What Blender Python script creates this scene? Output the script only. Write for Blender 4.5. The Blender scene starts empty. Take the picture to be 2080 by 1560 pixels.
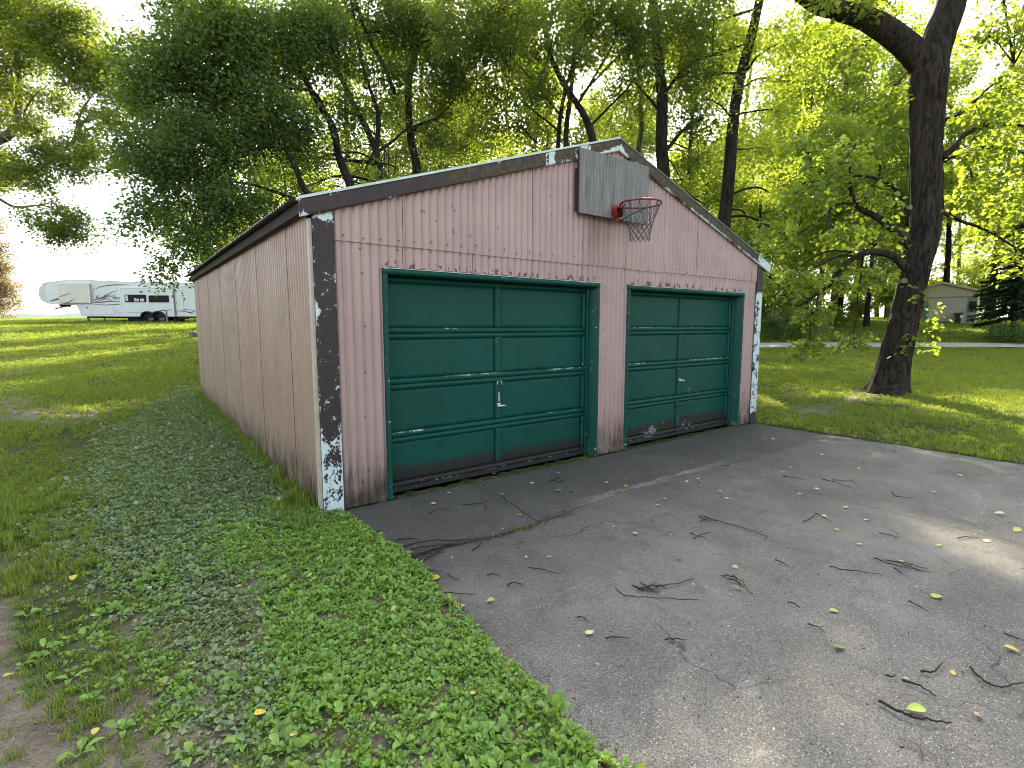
import bpy, bmesh, math, random
import numpy as np
from mathutils import Vector, Matrix

S = bpy.context.scene
COL = S.collection
rng = np.random.default_rng(7)
random.seed(7)
R = math.radians

# ------------------------------------------------------------------ camera
cd = bpy.data.cameras.new('camera')
cam = bpy.data.objects.new('camera', cd)
COL.objects.link(cam)
cd.sensor_fit = 'HORIZONTAL'
cd.sensor_width = 36.0
cd.lens = 36.0 * 1054.06 / 2080.0
cd.clip_start = 0.05
cd.clip_end = 3000.0
CAMP = Vector((-1.3134, -4.4733, 1.6324))
PITCH, YAW = 0.1121, 0.6451
fwd = Vector((math.sin(YAW) * math.cos(PITCH), math.cos(YAW) * math.cos(PITCH), -math.sin(PITCH)))
rgt = Vector((math.cos(YAW), -math.sin(YAW), 0.0))
upv = rgt.cross(fwd)
mw = Matrix((rgt, upv, -fwd)).transposed().to_4x4()
mw.translation = CAMP
cam.matrix_world = mw
S.camera = cam

# ------------------------------------------------------------------ sky and sun
SUN_AZ, SUN_EL = R(52.0), R(36.0)         # azimuth from +Y towards +X
W = bpy.data.worlds.new('World')
S.world = W
W.use_nodes = True
wn = W.node_tree
wn.nodes.clear()
sky = wn.nodes.new('ShaderNodeTexSky')
sky.sky_type = 'NISHITA'
sky.sun_disc = False
sky.sun_elevation = SUN_EL
sky.sun_rotation = SUN_AZ
sky.air_density = 0.8
sky.dust_density = 3.0
sky.ozone_density = 0.6
bg = wn.nodes.new('ShaderNodeBackground')
bg.inputs['Strength'].default_value = 0.15
wo = wn.nodes.new('ShaderNodeOutputWorld')
hs = wn.nodes.new('ShaderNodeHueSaturation')            # hazy, whitish summer sky
hs.inputs['Saturation'].default_value = 0.45
wn.links.new(sky.outputs[0], hs.inputs['Color'])
wn.links.new(hs.outputs[0], bg.inputs[0])
wn.links.new(bg.outputs[0], wo.inputs[0])

sl = bpy.data.lights.new('sun', 'SUN')
sl.energy = 5.0
sl.angle = R(0.55)
sl.color = (1.0, 0.87, 0.66)
sun = bpy.data.objects.new('sun', sl)
COL.objects.link(sun)
sdir = Vector((math.sin(SUN_AZ) * math.cos(SUN_EL), math.cos(SUN_AZ) * math.cos(SUN_EL), math.sin(SUN_EL)))
sun.rotation_euler = sdir.to_track_quat('Z', 'Y').to_euler()
sun.location = (20, 20, 30)

S.view_settings.view_transform = 'Standard'
S.view_settings.look = 'None'
S.view_settings.exposure = 2.15
S.view_settings.gamma = 1.0
S.view_settings.use_curve_mapping = False
S.cycles.max_bounces = 7
S.cycles.diffuse_bounces = 4
S.cycles.glossy_bounces = 2
S.cycles.transmission_bounces = 5
S.cycles.transparent_max_bounces = 4
S.cycles.caustics_reflective = False
S.cycles.caustics_refractive = False
S.cycles.sample_clamp_indirect = 6.0
S.cycles.pixel_filter_type = 'BLACKMAN_HARRIS'
S.cycles.filter_width = 1.0

# ------------------------------------------------------------------ helpers
def vhash(ix, iy, iz):
    h = (ix.astype(np.int64) * 374761393 + iy.astype(np.int64) * 668265263 + iz.astype(np.int64) * 2147483647) & 0xffffffff
    h = ((h ^ (h >> 13)) * 1274126177) & 0xffffffff
    h = (h ^ (h >> 16)) & 0xffff
    return h / 65535.0

def vnoise(x, y, z=0.0):
    x, y, z = np.broadcast_arrays(np.asarray(x, float), np.asarray(y, float), np.asarray(z, float))
    ix, iy, iz = np.floor(x), np.floor(y), np.floor(z)
    fx, fy, fz = x - ix, y - iy, z - iz
    fx, fy, fz = [t * t * (3 - 2 * t) for t in (fx, fy, fz)]
    r = 0
    for a in (0, 1):
        for b in (0, 1):
            for c in (0, 1):
                w = (fx if a else 1 - fx) * (fy if b else 1 - fy) * (fz if c else 1 - fz)
                r = r + w * vhash(ix + a, iy + b, iz + c)
    return r

def fbm(x, y, z=0.0, o=4):
    r, a, t = 0, .5, 0
    for i in range(o):
        r = r + a * vnoise(np.asarray(x) * 2 ** i + 17 * i, np.asarray(y) * 2 ** i + 31 * i, np.asarray(z) * 2 ** i)
        t += a
        a *= .5
    return r / t

def sstep(a, b, x):
    t = np.clip((np.asarray(x, float) - a) / (b - a), 0, 1)
    return t * t * (3 - 2 * t)

def link(o, parent=None):
    COL.objects.link(o)
    if parent is not None:
        o.parent = parent
    return o

def tag(o, label=None, cat=None, group=None, kind=None):
    if label: o['label'] = label
    if cat: o['category'] = cat
    if group: o['group'] = group
    if kind: o['kind'] = kind
    return o

def empty(name, loc=(0, 0, 0), rz=0.0, label=None, cat=None, group=None, kind=None):
    o = bpy.data.objects.new(name, None)
    o.location = loc
    o.rotation_euler = (0, 0, rz)
    o.empty_display_size = .2
    COL.objects.link(o)
    return tag(o, label, cat, group, kind)

def np_mesh(name, V, F, m=None, smooth=False, attrs=None):
    """V (n,3); F an (m,3|4) array or a list of those."""
    V = np.ascontiguousarray(V, dtype=np.float32)
    if not isinstance(F, list): F = [F]
    F = [np.asarray(f, dtype=np.int32) for f in F if len(f)]
    idx = np.concatenate([f.ravel() for f in F])
    tot = np.concatenate([np.full(len(f), f.shape[1], np.int32) for f in F])
    st = np.concatenate([[0], np.cumsum(tot)[:-1]]).astype(np.int32)
    me = bpy.data.meshes.new(name)
    me.vertices.add(len(V)); me.vertices.foreach_set('co', V.ravel())
    me.loops.add(len(idx)); me.loops.foreach_set('vertex_index', idx)
    me.polygons.add(len(tot)); me.polygons.foreach_set('loop_start', st)
    me.polygons.foreach_set('loop_total', tot)
    if smooth: me.polygons.foreach_set('use_smooth', np.ones(len(tot), bool))
    for k, a in (attrs or {}).items():
        at = me.attributes.new(k, 'FLOAT', 'POINT')
        at.data.foreach_set('value', np.ascontiguousarray(a, dtype=np.float32))
    me.update(calc_edges=True)
    me.validate()
    if m is not None:
        for mm in (m if isinstance(m, (list, tuple)) else [m]): me.materials.append(mm)
    return me

def np_obj(name, V, F, m=None, parent=None, smooth=False, attrs=None):
    return link(bpy.data.objects.new(name, np_mesh(name, V, F, m, smooth, attrs)), parent)

class MB:
    """collects boxes, prisms and tubes into one mesh"""
    def __init__(s): s.V = []; s.F4 = []; s.F3 = []; s.n = 0; s.N = []
    def add(s, V, F):
        V = np.asarray(V, float).reshape(-1, 3)
        for f in F:
            f = [int(i) + s.n for i in f]
            (s.F4 if len(f) == 4 else s.F3 if len(f) == 3 else s.N).append(f)
        s.V.append(V); s.n += len(V); return s
    def box(s, a, b, bev=0.0):
        x0, y0, z0 = a; x1, y1, z1 = b
        if bev <= 0:
            V = [(x0,y0,z0),(x1,y0,z0),(x1,y1,z0),(x0,y1,z0),(x0,y0,z1),(x1,y0,z1),(x1,y1,z1),(x0,y1,z1)]
            return s.add(V, [(0,3,2,1),(4,5,6,7),(0,1,5,4),(1,2,6,5),(2,3,7,6),(3,0,4,7)])
        bm = bmesh.new()
        bmesh.ops.create_cube(bm, size=1)
        for v in bm.verts:
            v.co = Vector(((x0+x1)/2 + v.co.x*(x1-x0), (y0+y1)/2 + v.co.y*(y1-y0), (z0+z1)/2 + v.co.z*(z1-z0)))
        bmesh.ops.bevel(bm, geom=bm.edges[:], offset=bev, segments=1, affect='EDGES', profile=.5)
        bm.verts.index_update()
        s.add([v.co[:] for v in bm.verts], [[v.index for v in f.verts] for f in bm.faces]); bm.free(); return s
    def prism(s, prof, axis, a, b):
        """prof: 2-D outline; axis 'x','y','z' is the extrusion axis from a to b"""
        n = len(prof)
        def p(u, v, t): return {'x': (t, u, v), 'y': (u, t, v), 'z': (u, v, t)}[axis]
        V = [p(u, v, a) for u, v in prof] + [p(u, v, b) for u, v in prof]
        F = [(i, (i+1) % n, n+(i+1) % n, n+i) for i in range(n)] + [list(range(n))[::-1], list(range(n, 2*n))]
        return s.add(V, F)
    def tube(s, pts, rad, k=8, cap=True):
        V, F = tube(pts, rad, k)
        s.add(V, F)
        if cap:
            n = len(pts)
            s.N.append([s.n - n*k + i for i in range(k)][::-1]); s.N.append([s.n - k + i for i in range(k)])
        return s
    def build(s, name, m, parent=None, smooth=False):
        V = np.concatenate(s.V)
        me = bpy.data.meshes.new(name)
        me.from_pydata(V.tolist(), [], s.F4 + s.F3 + s.N)
        bm = bmesh.new(); bm.from_mesh(me); bmesh.ops.recalc_face_normals(bm, faces=bm.faces[:]); bm.to_mesh(me); bm.free()
        if smooth:
            me.polygons.foreach_set('use_smooth', np.ones(len(me.polygons), bool))
            me.update()
        for mm in (m if isinstance(m, (list, tuple)) else [m]): me.materials.append(mm)
        return link(bpy.data.objects.new(name, me), parent)

def tube(pts, rad, k=8):
    V, F = tubes(np.asarray(pts, float)[None], np.broadcast_to(np.asarray(rad, float), (len(pts),))[None], k)
    return V, F

def tubes(P, Rr, k=3):
    """P (M,n,3) polylines, Rr (M,n) radii -> one vertex/quad array"""
    P = np.asarray(P, float); M, n, _ = P.shape
    T = np.gradient(P, axis=1)
    T /= np.linalg.norm(T, axis=2, keepdims=True) + 1e-9
    up = np.where((np.abs(T[..., 2:3]) > .93), np.array([1., 0, 0]), np.array([0, 0, 1.]))
    up = np.broadcast_to(up[:, :1], T.shape)          # one reference per line keeps the rings untwisted
    A = np.cross(T, up); A /= np.linalg.norm(A, axis=2, keepdims=True) + 1e-9
    B = np.cross(T, A)
    th = np.arange(k) * 2 * np.pi / k
    V = P[:, :, None] + Rr[:, :, None, None] * (np.cos(th)[None, None, :, None] * A[:, :, None] + np.sin(th)[None, None, :, None] * B[:, :, None])
    i = np.arange(n - 1)[:, None] * k; j = np.arange(k)[None]
    q = np.stack([i + j, i + (j + 1) % k, i + k + (j + 1) % k, i + k + j], -1).reshape(-1, 4)
    F = (q[None] + (np.arange(M) * n * k)[:, None, None]).reshape(-1, 4)
    return V.reshape(-1, 3), F

def smooth_path(pts, n, jit=0.0):
    """Catmull-Rom through pts"""
    p = np.asarray(pts, float)
    if len(p) == 2: p = np.vstack([p[0], (p[0] + p[1]) / 2, p[1]])
    q = np.vstack([2*p[0]-p[1], p, 2*p[-1]-p[-2]])
    t = np.linspace(0, len(p) - 1 - 1e-6, n); i = t.astype(int); u = (t - i)[:, None]
    a, b, c, d = q[i], q[i+1], q[i+2], q[i+3]
    r = .5*((2*b) + (c-a)*u + (2*a-5*b+4*c-d)*u*u + (3*b-a-3*c+d)*u**3)
    if jit: r[1:-1] += rng.normal(0, jit, (n-2, 3))
    return r

# ------------------------------------------------------------------ materials
class NT:
    def __init__(s, name):
        s.m = bpy.data.materials.new(name); s.m.use_nodes = True
        s.t = s.m.node_tree; s.t.nodes.clear()
        s.out = s.t.nodes.new('ShaderNodeOutputMaterial')
        s._tc = None
    def n(s, ty, **kw):
        nd = s.t.nodes.new(ty)
        for k, v in kw.items(): setattr(nd, k, v)
        return nd
    def set(s, sock, v):
        if isinstance(v, bpy.types.NodeSocket): s.t.links.new(v, sock)
        elif isinstance(v, (tuple, list)) and len(v) == 3 and sock.type == 'RGBA': sock.default_value = (*v, 1)
        else: sock.default_value = v
    def obj(s):
        if s._tc is None: s._tc = s.n('ShaderNodeTexCoord')
        return s._tc.outputs['Object']
    def pos(s): return s.n('ShaderNodeNewGeometry').outputs['Position']
    def sep(s, v):
        nd = s.n('ShaderNodeSeparateXYZ'); s.set(nd.inputs[0], v); return nd.outputs
    def scale(s, v, sc):
        nd = s.n('ShaderNodeMapping'); s.set(nd.inputs['Vector'], v); nd.inputs['Scale'].default_value = sc; return nd.outputs[0]
    def noise(s, v, scale=5, det=4, rough=.6, dist=0):
        nd = s.n('ShaderNodeTexNoise'); s.set(nd.inputs['Vector'], v)
        nd.inputs['Scale'].default_value = scale; nd.inputs['Detail'].default_value = det
        nd.inputs['Roughness'].default_value = rough; nd.inputs['Distortion'].default_value = dist
        return nd.outputs[0]
    def voro(s, v, scale=5, feat='F1', out=0):
        nd = s.n('ShaderNodeTexVoronoi', feature=feat); s.set(nd.inputs['Vector'], v); nd.inputs['Scale'].default_value = scale
        return nd.outputs[out]
    def attr(s, name):
        nd = s.n('ShaderNodeAttribute', attribute_name=name); return nd.outputs['Fac']
    def math(s, op, a, b=0.0, c=None):
        nd = s.n('ShaderNodeMath', operation=op); s.set(nd.inputs[0], a); s.set(nd.inputs[1], b)
        if c is not None: s.set(nd.inputs[2], c)
        return nd.outputs[0]
    def rng(s, v, a, b, c=0.0, d=1.0, smooth=True):
        nd = s.n('ShaderNodeMapRange'); nd.interpolation_type = 'SMOOTHSTEP' if smooth else 'LINEAR'
        for i, x in enumerate((v, a, b, c, d)): s.set(nd.inputs[i], x)
        return nd.outputs[0]
    def mix(s, f, a, b, mode='MIX'):
        nd = s.n('ShaderNodeMix', data_type='RGBA', blend_type=mode)
        s.set(nd.inputs[0], f); s.set(nd.inputs[6], a); s.set(nd.inputs[7], b); return nd.outputs[2]
    def bump(s, h, st=.3, d=.01):
        nd = s.n('ShaderNodeBump'); s.set(nd.inputs['Height'], h); nd.inputs['Strength'].default_value = st; nd.inputs['Distance'].default_value = d
        return nd.outputs[0]
    def pbr(s, col, rough=.6, met=0.0, bump=None, spec=.4):
        nd = s.n('ShaderNodeBsdfPrincipled')
        s.set(nd.inputs['Base Color'], col); s.set(nd.inputs['Roughness'], rough); nd.inputs['Metallic'].default_value = met
        nd.inputs['Specular IOR Level'].default_value = spec
        if bump is not None: s.set(nd.inputs['Normal'], bump)
        s.t.links.new(nd.outputs[0], s.out.inputs[0]); return s.m

def plain(name, col, rough=.6, met=0.0, var=.12, sc=6, bmp=.05, spec=.4):
    k = NT(name); o = k.obj(); f = k.noise(o, sc, 5)
    c = k.mix(k.rng(f, .3, .7), tuple(x*(1-var) for x in col), tuple(min(1, x*(1+var)) for x in col))
    return k.pbr(c, k.rng(f, .2, .8, rough*.85, min(1, rough*1.15)), met, k.bump(k.noise(o, sc*8, 3), bmp, .004), spec)

def leaf_mat(name, c0, c1, t0, t1, gloss=.10):
    k = NT(name); v = k.attr('v')
    d = k.n('ShaderNodeBsdfDiffuse'); k.set(d.inputs[0], k.mix(v, c0, c1))
    t = k.n('ShaderNodeBsdfTranslucent'); k.set(t.inputs[0], k.mix(v, t0, t1))
    a = k.n('ShaderNodeAddShader'); k.t.links.new(d.outputs[0], a.inputs[0]); k.t.links.new(t.outputs[0], a.inputs[1])
    g = k.n('ShaderNodeBsdfGlossy'); g.inputs['Roughness'].default_value = .45; k.set(g.inputs[0], (.8, .8, .8))
    x = k.n('ShaderNodeMixShader'); x.inputs[0].default_value = gloss * .35
    k.t.links.new(a.outputs[0], x.inputs[1]); k.t.links.new(g.outputs[0], x.inputs[2])
    k.t.links.new(x.outputs[0], k.out.inputs[0]); return k.m

def mat_pink(name, col, old):
    k = NT(name); o = k.obj(); x, y, z = k.sep(o)
    big = k.noise(o, 1.7, 4); c = k.mix(k.rng(big, .3, .7), col, old)
    st = k.noise(k.scale(o, (14, 14, .8)), 1.0, 5, .65)                    # vertical rain streaks
    c = k.mix(k.math('MULTIPLY', k.rng(st, .5, .75), .20), c, (.20, .14, .11))
    low = k.rng(k.math('ADD', z, k.math('MULTIPLY', k.math('SUBTRACT', k.noise(k.scale(o, (30, 30, 2.5)), 1, 5, .7), .5), .95)), .04, .60, 1, 0)
    c = k.mix(k.math('MULTIPLY', low, k.rng(k.noise(o, 4, 3), .25, .6, .35, .97)), c, (.050, .040, .025))
    # run-off stain under the backboard
    sx = k.math('MULTIPLY', k.rng(x, 3.0, 3.25), k.rng(x, 3.45, 3.62, 1, 0)); sz = k.math('MULTIPLY', k.rng(z, 2.1, 2.8), k.rng(z, 2.93, 2.98, 1, 0))
    sy = k.rng(y, .2, .3, 1, 0)
    sf = k.math('MULTIPLY', k.math('MULTIPLY', sx, sy), k.math('MULTIPLY', sz, k.rng(st, .35, .65, .25, .8)))
    c = k.mix(sf, c, (.11, .075, .05))
    # red primer where the paint is scratched and above the door heads
    sp = k.noise(k.scale(o, (26, 26, 13)), 1, 2, .5)
    ovd = k.math('MAXIMUM', k.math('MULTIPLY', k.math('GREATER_THAN', x, .62), k.math('LESS_THAN', x, 3.34)), k.math('MULTIPLY', k.math('GREATER_THAN', x, 3.9), k.math('LESS_THAN', x, 6.63)))
    hz = k.math('MULTIPLY', ovd, k.math('MULTIPLY', k.rng(z, 2.14, 2.165), k.rng(z, 2.185, 2.235, 1, 0)))
    f1 = k.math('MULTIPLY', hz, k.math('GREATER_THAN', sp, .57))
    s2 = k.noise(k.scale(o, (38, 38, 3.5)), 1, 3, .6)
    ar = k.math('MULTIPLY', k.math('MULTIPLY', k.rng(x, 5.0, 5.5), k.rng(x, 6.0, 6.3, 1, 0)), k.math('MULTIPLY', k.rng(z, 2.3, 2.4), k.rng(z, 2.75, 2.95, 1, 0)))
    f2 = k.math('MULTIPLY', ar, k.math('GREATER_THAN', s2, .71))
    f3 = k.math('MULTIPLY', k.math('GREATER_THAN', s2, .80), .8)
    fr = k.math('MULTIPLY', k.math('MAXIMUM', k.math('MAXIMUM', f1, f2), f3), sy)
    c = k.mix(fr, c, (.085, .012, .014))
    return k.pbr(c, k.rng(big, .2, .8, .30, .46), 0, k.bump(k.noise(o, 60, 3), .08, .003), .5)

def mat_chip(name, under, over, moss=False, rough=.6):
    """paint (over) flaking off an older coat (under); attribute 'wear' biases the flakes"""
    k = NT(name); o = k.obj(); w = k.attr('wear')
    n1 = k.noise(k.scale(o, (11, 11, 9)), 1, 8, .68, .7); n2 = k.noise(k.scale(o, (60, 60, 48)), 1, 5, .65)
    h = k.math('ADD', k.math('MULTIPLY', n1, .72), k.math('MULTIPLY', n2, .28))
    f = k.rng(k.math('ADD', h, w), .985, 1.0, 0, 1, False)
    ov = k.mix(k.rng(n1, .35, .7), over, tuple(c*1.35 for c in over))
    if moss:
        ms = k.math('MULTIPLY', k.attr('moss'), k.rng(k.noise(o, 16, 5, .7), .42, .6))
        ov = k.mix(ms, ov, k.mix(n2, (.045, .04, .012), (.11, .085, .03)))
    ud = k.mix(k.rng(n2, .3, .75), under, tuple(c*.72 for c in under))
    c = k.mix(f, ov, ud)
    return k.pbr(c, k.rng(f, 0, 1, rough, .75), 0, k.bump(k.math('SUBTRACT', k.math('MULTIPLY', n2, .3), f), .35, .002), .35)

def mat_green():
    k = NT('green_door_paint'); o = k.obj(); w = k.attr('wear'); dt = k.attr('dirt')
    n1 = k.noise(k.scale(o, (10, 10, 26)), 1, 7, .68, .5); n2 = k.noise(o, 55, 5, .65); n3 = k.noise(o, 2.3, 4)
    c = k.mix(k.rng(n3, .3, .7), (.0004, .052, .037), (.0008, .065, .047))
    dust = k.math('MULTIPLY', k.rng(n1, .35, .8), .05)
    c = k.mix(dust, c, (.07, .10, .09))
    d = k.rng(k.math('ADD', dt, k.math('MULTIPLY', k.math('SUBTRACT', k.math('ADD', k.math('MULTIPLY', n1, .5), k.math('MULTIPLY', n2, .5)), .5), 1.3)), .35, .85)
    c = k.mix(d, c, k.mix(n2, (.008, .009, .008), (.036, .034, .030)))
    f = k.rng(k.math('ADD', k.math('ADD', k.math('MULTIPLY', n1, .55), k.math('MULTIPLY', n2, .45)), w), .98, 1.0, 0, 1, False)
    c = k.mix(f, c, k.mix(n2, (.22, .27, .24), (.55, .58, .53)))
    return k.pbr(c, k.rng(n3, .2, .8, .42, .6), 0, k.bump(k.math('ADD', n2, k.math('MULTIPLY', d, n1)), .18, .003), .22)

def mat_concrete(name, t):
    k = NT(name); o = k.pos(); x, y, z = k.sep(o)
    fine = k.noise(o, 260, 3, .7); mid = k.noise(o, 60, 4, .7); big = k.noise(o, 1.1, 5, .6); pat = k.noise(o, 3.7, 5, .62, .6)
    T_ = lambda *q: tuple(x * t for x in q)
    c = k.mix(k.rng(big, .3, .7), T_(.152, .145, .128), T_(.245, .235, .208))
    c = k.mix(k.rng(k.noise(o, .55, 4, .6, .5), .46, .64, 0, .45), c, T_(.095, .092, .084))   # large damp, darker areas
    c = k.mix(k.rng(pat, .52, .72, 0, .5), c, T_(.105, .100, .092))
    c = k.mix(k.rng(k.noise(o, 2.2, 6, .7, .8), .62, .72, 0, .5), c, T_(.36, .355, .34))      # laitance scuffs
    c = k.mix(k.rng(k.noise(k.scale(o, (1.3, 5.5, 1)), 1, 6, .72, 1.0), .62, .68, 0, .35), c, T_(.40, .39, .37))
    sand = k.noise(o, 130, 5, .8)
    c = k.mix(k.rng(sand, .38, .54, .75, 0), c, (.040, .039, .036))
    c = k.mix(k.rng(sand, .55, .72, 0, .75), c, T_(.42, .41, .385))
    c = k.mix(k.rng(fine, .42, .60, .4, 0), c, (.05, .048, .045))
    wv = k.n('ShaderNodeVectorMath', operation='MULTIPLY_ADD'); nz = k.n('ShaderNodeTexNoise'); k.set(nz.inputs['Vector'], o); nz.inputs['Scale'].default_value = 1.6; nz.inputs['Detail'].default_value = 6
    k.set(wv.inputs[0], nz.outputs[1]); wv.inputs[1].default_value = (.75, .75, 0); k.set(wv.inputs[2], o)
    ck = k.math('MULTIPLY', k.rng(k.voro(wv.outputs[0], .42, 'DISTANCE_TO_EDGE'), .0006, .0026, 1, 0), k.rng(k.noise(o, .8, 2), .46, .54))
    c = k.mix(k.math('MULTIPLY', ck, .55), c, (.03, .028, .025))
    v = k.voro(o, 95); sel = k.voro(o, 95, 'F1', 1); sr = k.sep(sel)[0]
    c = k.mix(k.math('MULTIPLY', k.rng(v, .22, .34, 1, 0), k.math('GREATER_THAN', sr, .80)), c, (.46, .44, .41))
    c = k.mix(k.math('MULTIPLY', k.rng(v, .22, .34, 1, 0), k.math('LESS_THAN', sr, .16)), c, (.03, .03, .03))
    # damp mossy film plus painted garage shade towards the doors, and the pale worn lip beside the joint
    damp_shade = k.math('MULTIPLY', k.rng(k.math('ADD', y, k.math('MULTIPLY', pat, 1.6)), -2.6, .9), .55)
    c = k.mix(damp_shade, c, (.050, .049, .044))
    lip = k.math('MULTIPLY', k.rng(k.math('ABSOLUTE', k.math('ADD', y, 1.12)), .02, .10, 1, 0), k.math('MULTIPLY', k.rng(x, 1.7, 2.3), k.rng(x, 3.6, 5.2, 1, 0)))
    c = k.mix(k.math('MULTIPLY', lip, k.math('MULTIPLY', k.rng(mid, .40, .62, 0, .85), k.rng(k.noise(k.scale(o, (2.5, 14, 1)), 1, 4), .38, .58))), c, (.36, .35, .325))
    h = k.math('ADD', k.math('ADD', k.math('MULTIPLY', fine, .6), k.math('MULTIPLY', ck, -.8)), k.math('ADD', mid, k.math('MULTIPLY', v, -.4)))
    return k.pbr(c, .88, 0, k.bump(h, .8, .008), .25)

def mat_ground():
    k = NT('lawn_soil'); o = k.pos(); g = k.attr('green')
    n = k.noise(o, 3.1, 6, .65); f = k.noise(o, 45, 4, .7); f2 = k.noise(o, 170, 3, .7)
    soil = k.mix(k.rng(n, .3, .7), (.18, .150, .108), (.34, .29, .22))
    soil = k.mix(k.rng(f, .35, .65), k.mix(.45, soil, (.05, .042, .03)), soil)
    v = k.voro(o, 60); soil = k.mix(k.math('MULTIPLY', k.rng(v, .2, .3, 1, 0), .5), soil, (.30, .26, .20))
    gr = k.mix(k.rng(f, .3, .7), (.028, .046, .010), (.075, .105, .022))
    gr = k.mix(k.rng(k.noise(o, .9, 5), .45, .75, 0, .5), gr, (.10, .10, .036))
    c = k.mix(k.rng(k.math('ADD', g, k.math('MULTIPLY', k.math('SUBTRACT', f, .5), .7)), .35, .65), soil, gr)
    return k.pbr(c, .95, 0, k.bump(k.math('ADD', f, f2), .8, .02), .15)

def mat_bark(name, c0, c1, sc=1.0):
    k = NT(name); o = k.obj()
    p = k.scale(o, (9*sc, 9*sc, 1.6*sc)); n = k.noise(p, 1, 6, .65, 1.2); f = k.noise(o, 40*sc, 4, .7)
    c = k.mix(k.rng(n, .35, .65), c0, c1)
    c = k.mix(k.rng(k.noise(o, 1.3, 4), .55, .75, 0, .45), c, (.050, .056, .030))
    return k.pbr(c, .92, 0, k.bump(k.math('ADD', n, k.math('MULTIPLY', f, .3)), .9, .03*sc), .2)

def mat_greywood():
    k = NT('weathered_plywood'); o = k.obj()
    g = k.noise(k.scale(o, (34, 34, 1.6)), 1, 7, .7, .6); b = k.noise(o, 2.5, 5)
    c = k.mix(k.rng(g, .3, .7), (.100, .104, .097), (.265, .272, .255))
    c = k.mix(k.rng(b, .5, .75, 0, .5), c, (.10, .105, .10))
    c = k.mix(k.rng(k.noise(k.scale(o, (60, 60, 3.2)), 1, 4, .7), .66, .72, 0, .8), c, (.50, .51, .49))
    c = k.mix(k.rng(k.noise(k.scale(o, (30, 30, 9)), 1, 3), .72, .76), c, (.02, .02, .02))
    return k.pbr(c, .85, 0, k.bump(g, .5, .004), .2)

MT = {}
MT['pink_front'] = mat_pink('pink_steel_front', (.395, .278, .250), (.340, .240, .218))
MT['pink_side'] = mat_pink('pink_steel_warmlit_side', (.335, .240, .186), (.285, .200, .154))  # same pink as the front; warm side light is mixed into this tint
MT['trim'] = mat_chip('brown_trim_paint', (.60, .74, .72), (.030, .023, .025))
MT['fascia'] = mat_chip('brown_fascia_paint', (.60, .72, .70), (.032, .024, .025), moss=True)
MT['mint'] = plain('mint_flashing', (.48, .58, .54), .5)
MT['flash'] = plain('tan_flashing', (.42, .36, .29), .45)
MT['green'] = mat_green()
MT['seal'] = plain('rubber_seal', (.016, .018, .018), .8)
MT['concrete'] = mat_concrete('weathered_concrete', 1.14)
MT['apron'] = mat_concrete('dark_apron_concrete', .84)  # separate pour; part of the garage's shade is in this darker tint
MT['ground'] = mat_ground()
MT['wood_dark'] = plain('dark_framing', (.035, .028, .022), .9)
MT['greywood'] = mat_greywood()
MT['red'] = plain('red_rim_paint', (.19, .016, .014), .5, 0, .35, 25)
MT['rust'] = plain('rusty_dark_steel', (.05, .022, .018), .7, .3, .3, 25)
MT['net'] = plain('grey_cord', (.10, .10, .09), .9)
MT['steel'] = plain('white_metal_handle', (.55, .56, .55), .4, .2)
MT['roof'] = plain('galvanised_roof', (.20, .21, .21), .45, .6, .25, 3)
MT['screw'] = plain('rusty_screw', (.06, .03, .025), .8)
MT['bark_big'] = mat_bark('dark_ridged_bark', (.007, .0055, .0045), (.044, .034, .026))
MT['bark'] = mat_bark('woodland_bark', (.010, .008, .006), (.040, .032, .024), .8)
MT['bark_pale'] = mat_bark('pale_bark', (.06, .052, .042), (.16, .14, .11), .7)
MT['twig'] = plain('dead_twig', (.022, .017, .014), .9, 0, .4, 30)
MT['twig_pale'] = plain('pale_dead_twig', (.16, .14, .115), .9, 0, .3, 30)
# ------------------------------------------------------------------ terrain
def to_sd(x, y):
    x = np.asarray(x, float) - CAMP.x; y = np.asarray(y, float) - CAMP.y
    return x * rgt.x + y * rgt.y, x * math.sin(YAW) + y * math.cos(YAW)
def from_sd(s, d):
    return CAMP.x + s * rgt.x + d * math.sin(YAW), CAMP.y + s * rgt.y + d * math.cos(YAW)
PL = ([-200, 5, 8, 11, 20, 30, 43, 50, 57, 64, 90, 200, 800], [0, 0, .08, .18, .60, 1.16, 1.87, 2.24, 2.40, 2.32, 1.0, -7, -30])
PR = ([-200, 10, 14, 20, 30, 36, 45, 60, 90, 200, 800], [0, 0, .06, .15, .38, .95, 1.89, 2.5, 2.8, 2, -6])
def terr(x, y):
    s, d = to_sd(x, y)
    t = sstep(-3, 3.5, s)
    L = sum(np.interp(d + o * (1 + np.abs(d) * .04), *PL) for o in (-1.2, 0, 1.2)) / 3
    Q = sum(np.interp(d + o * (1 + np.abs(d) * .04), *PR) for o in (-1.2, 0, 1.2)) / 3
    z = L * (1 - t) + Q * t
    far = sstep(12, 30, d)
    return z + far * (.10 * (vnoise(np.asarray(x) * .11, np.asarray(y) * .11) - .5))

EDGE = np.array([(.03, -40), (.03, -6), (.02, -4.2), (.044, -3.257), (.05, -3.03), (.066, -2.79), (.065, -2.48), (.107, -2.13), (.131, -1.74), (.20, -1.45), (.20, -1.25), (.19, -.99), (.15, -.54), (.12, -.10), (.0, .0)])
def edge_x(y):
    y = np.asarray(y, float)
    return np.interp(y, EDGE[:, 1], EDGE[:, 0]) + .035 * (vnoise(y * 5.3, 3.3) - .5) + .03 * (vnoise(y * 17, 8.3) - .5)
SLAB_R = 7.15
def on_slab(x, y, m=0.0):
    return (x > edge_x(y) - m) & (x < SLAB_R + m) & (y < m)
def in_garage(x, y, m=0.0):
    return (x > -m) & (x < 7.17 + m) & (y > -m) & (y < 8.12 + m)

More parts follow.
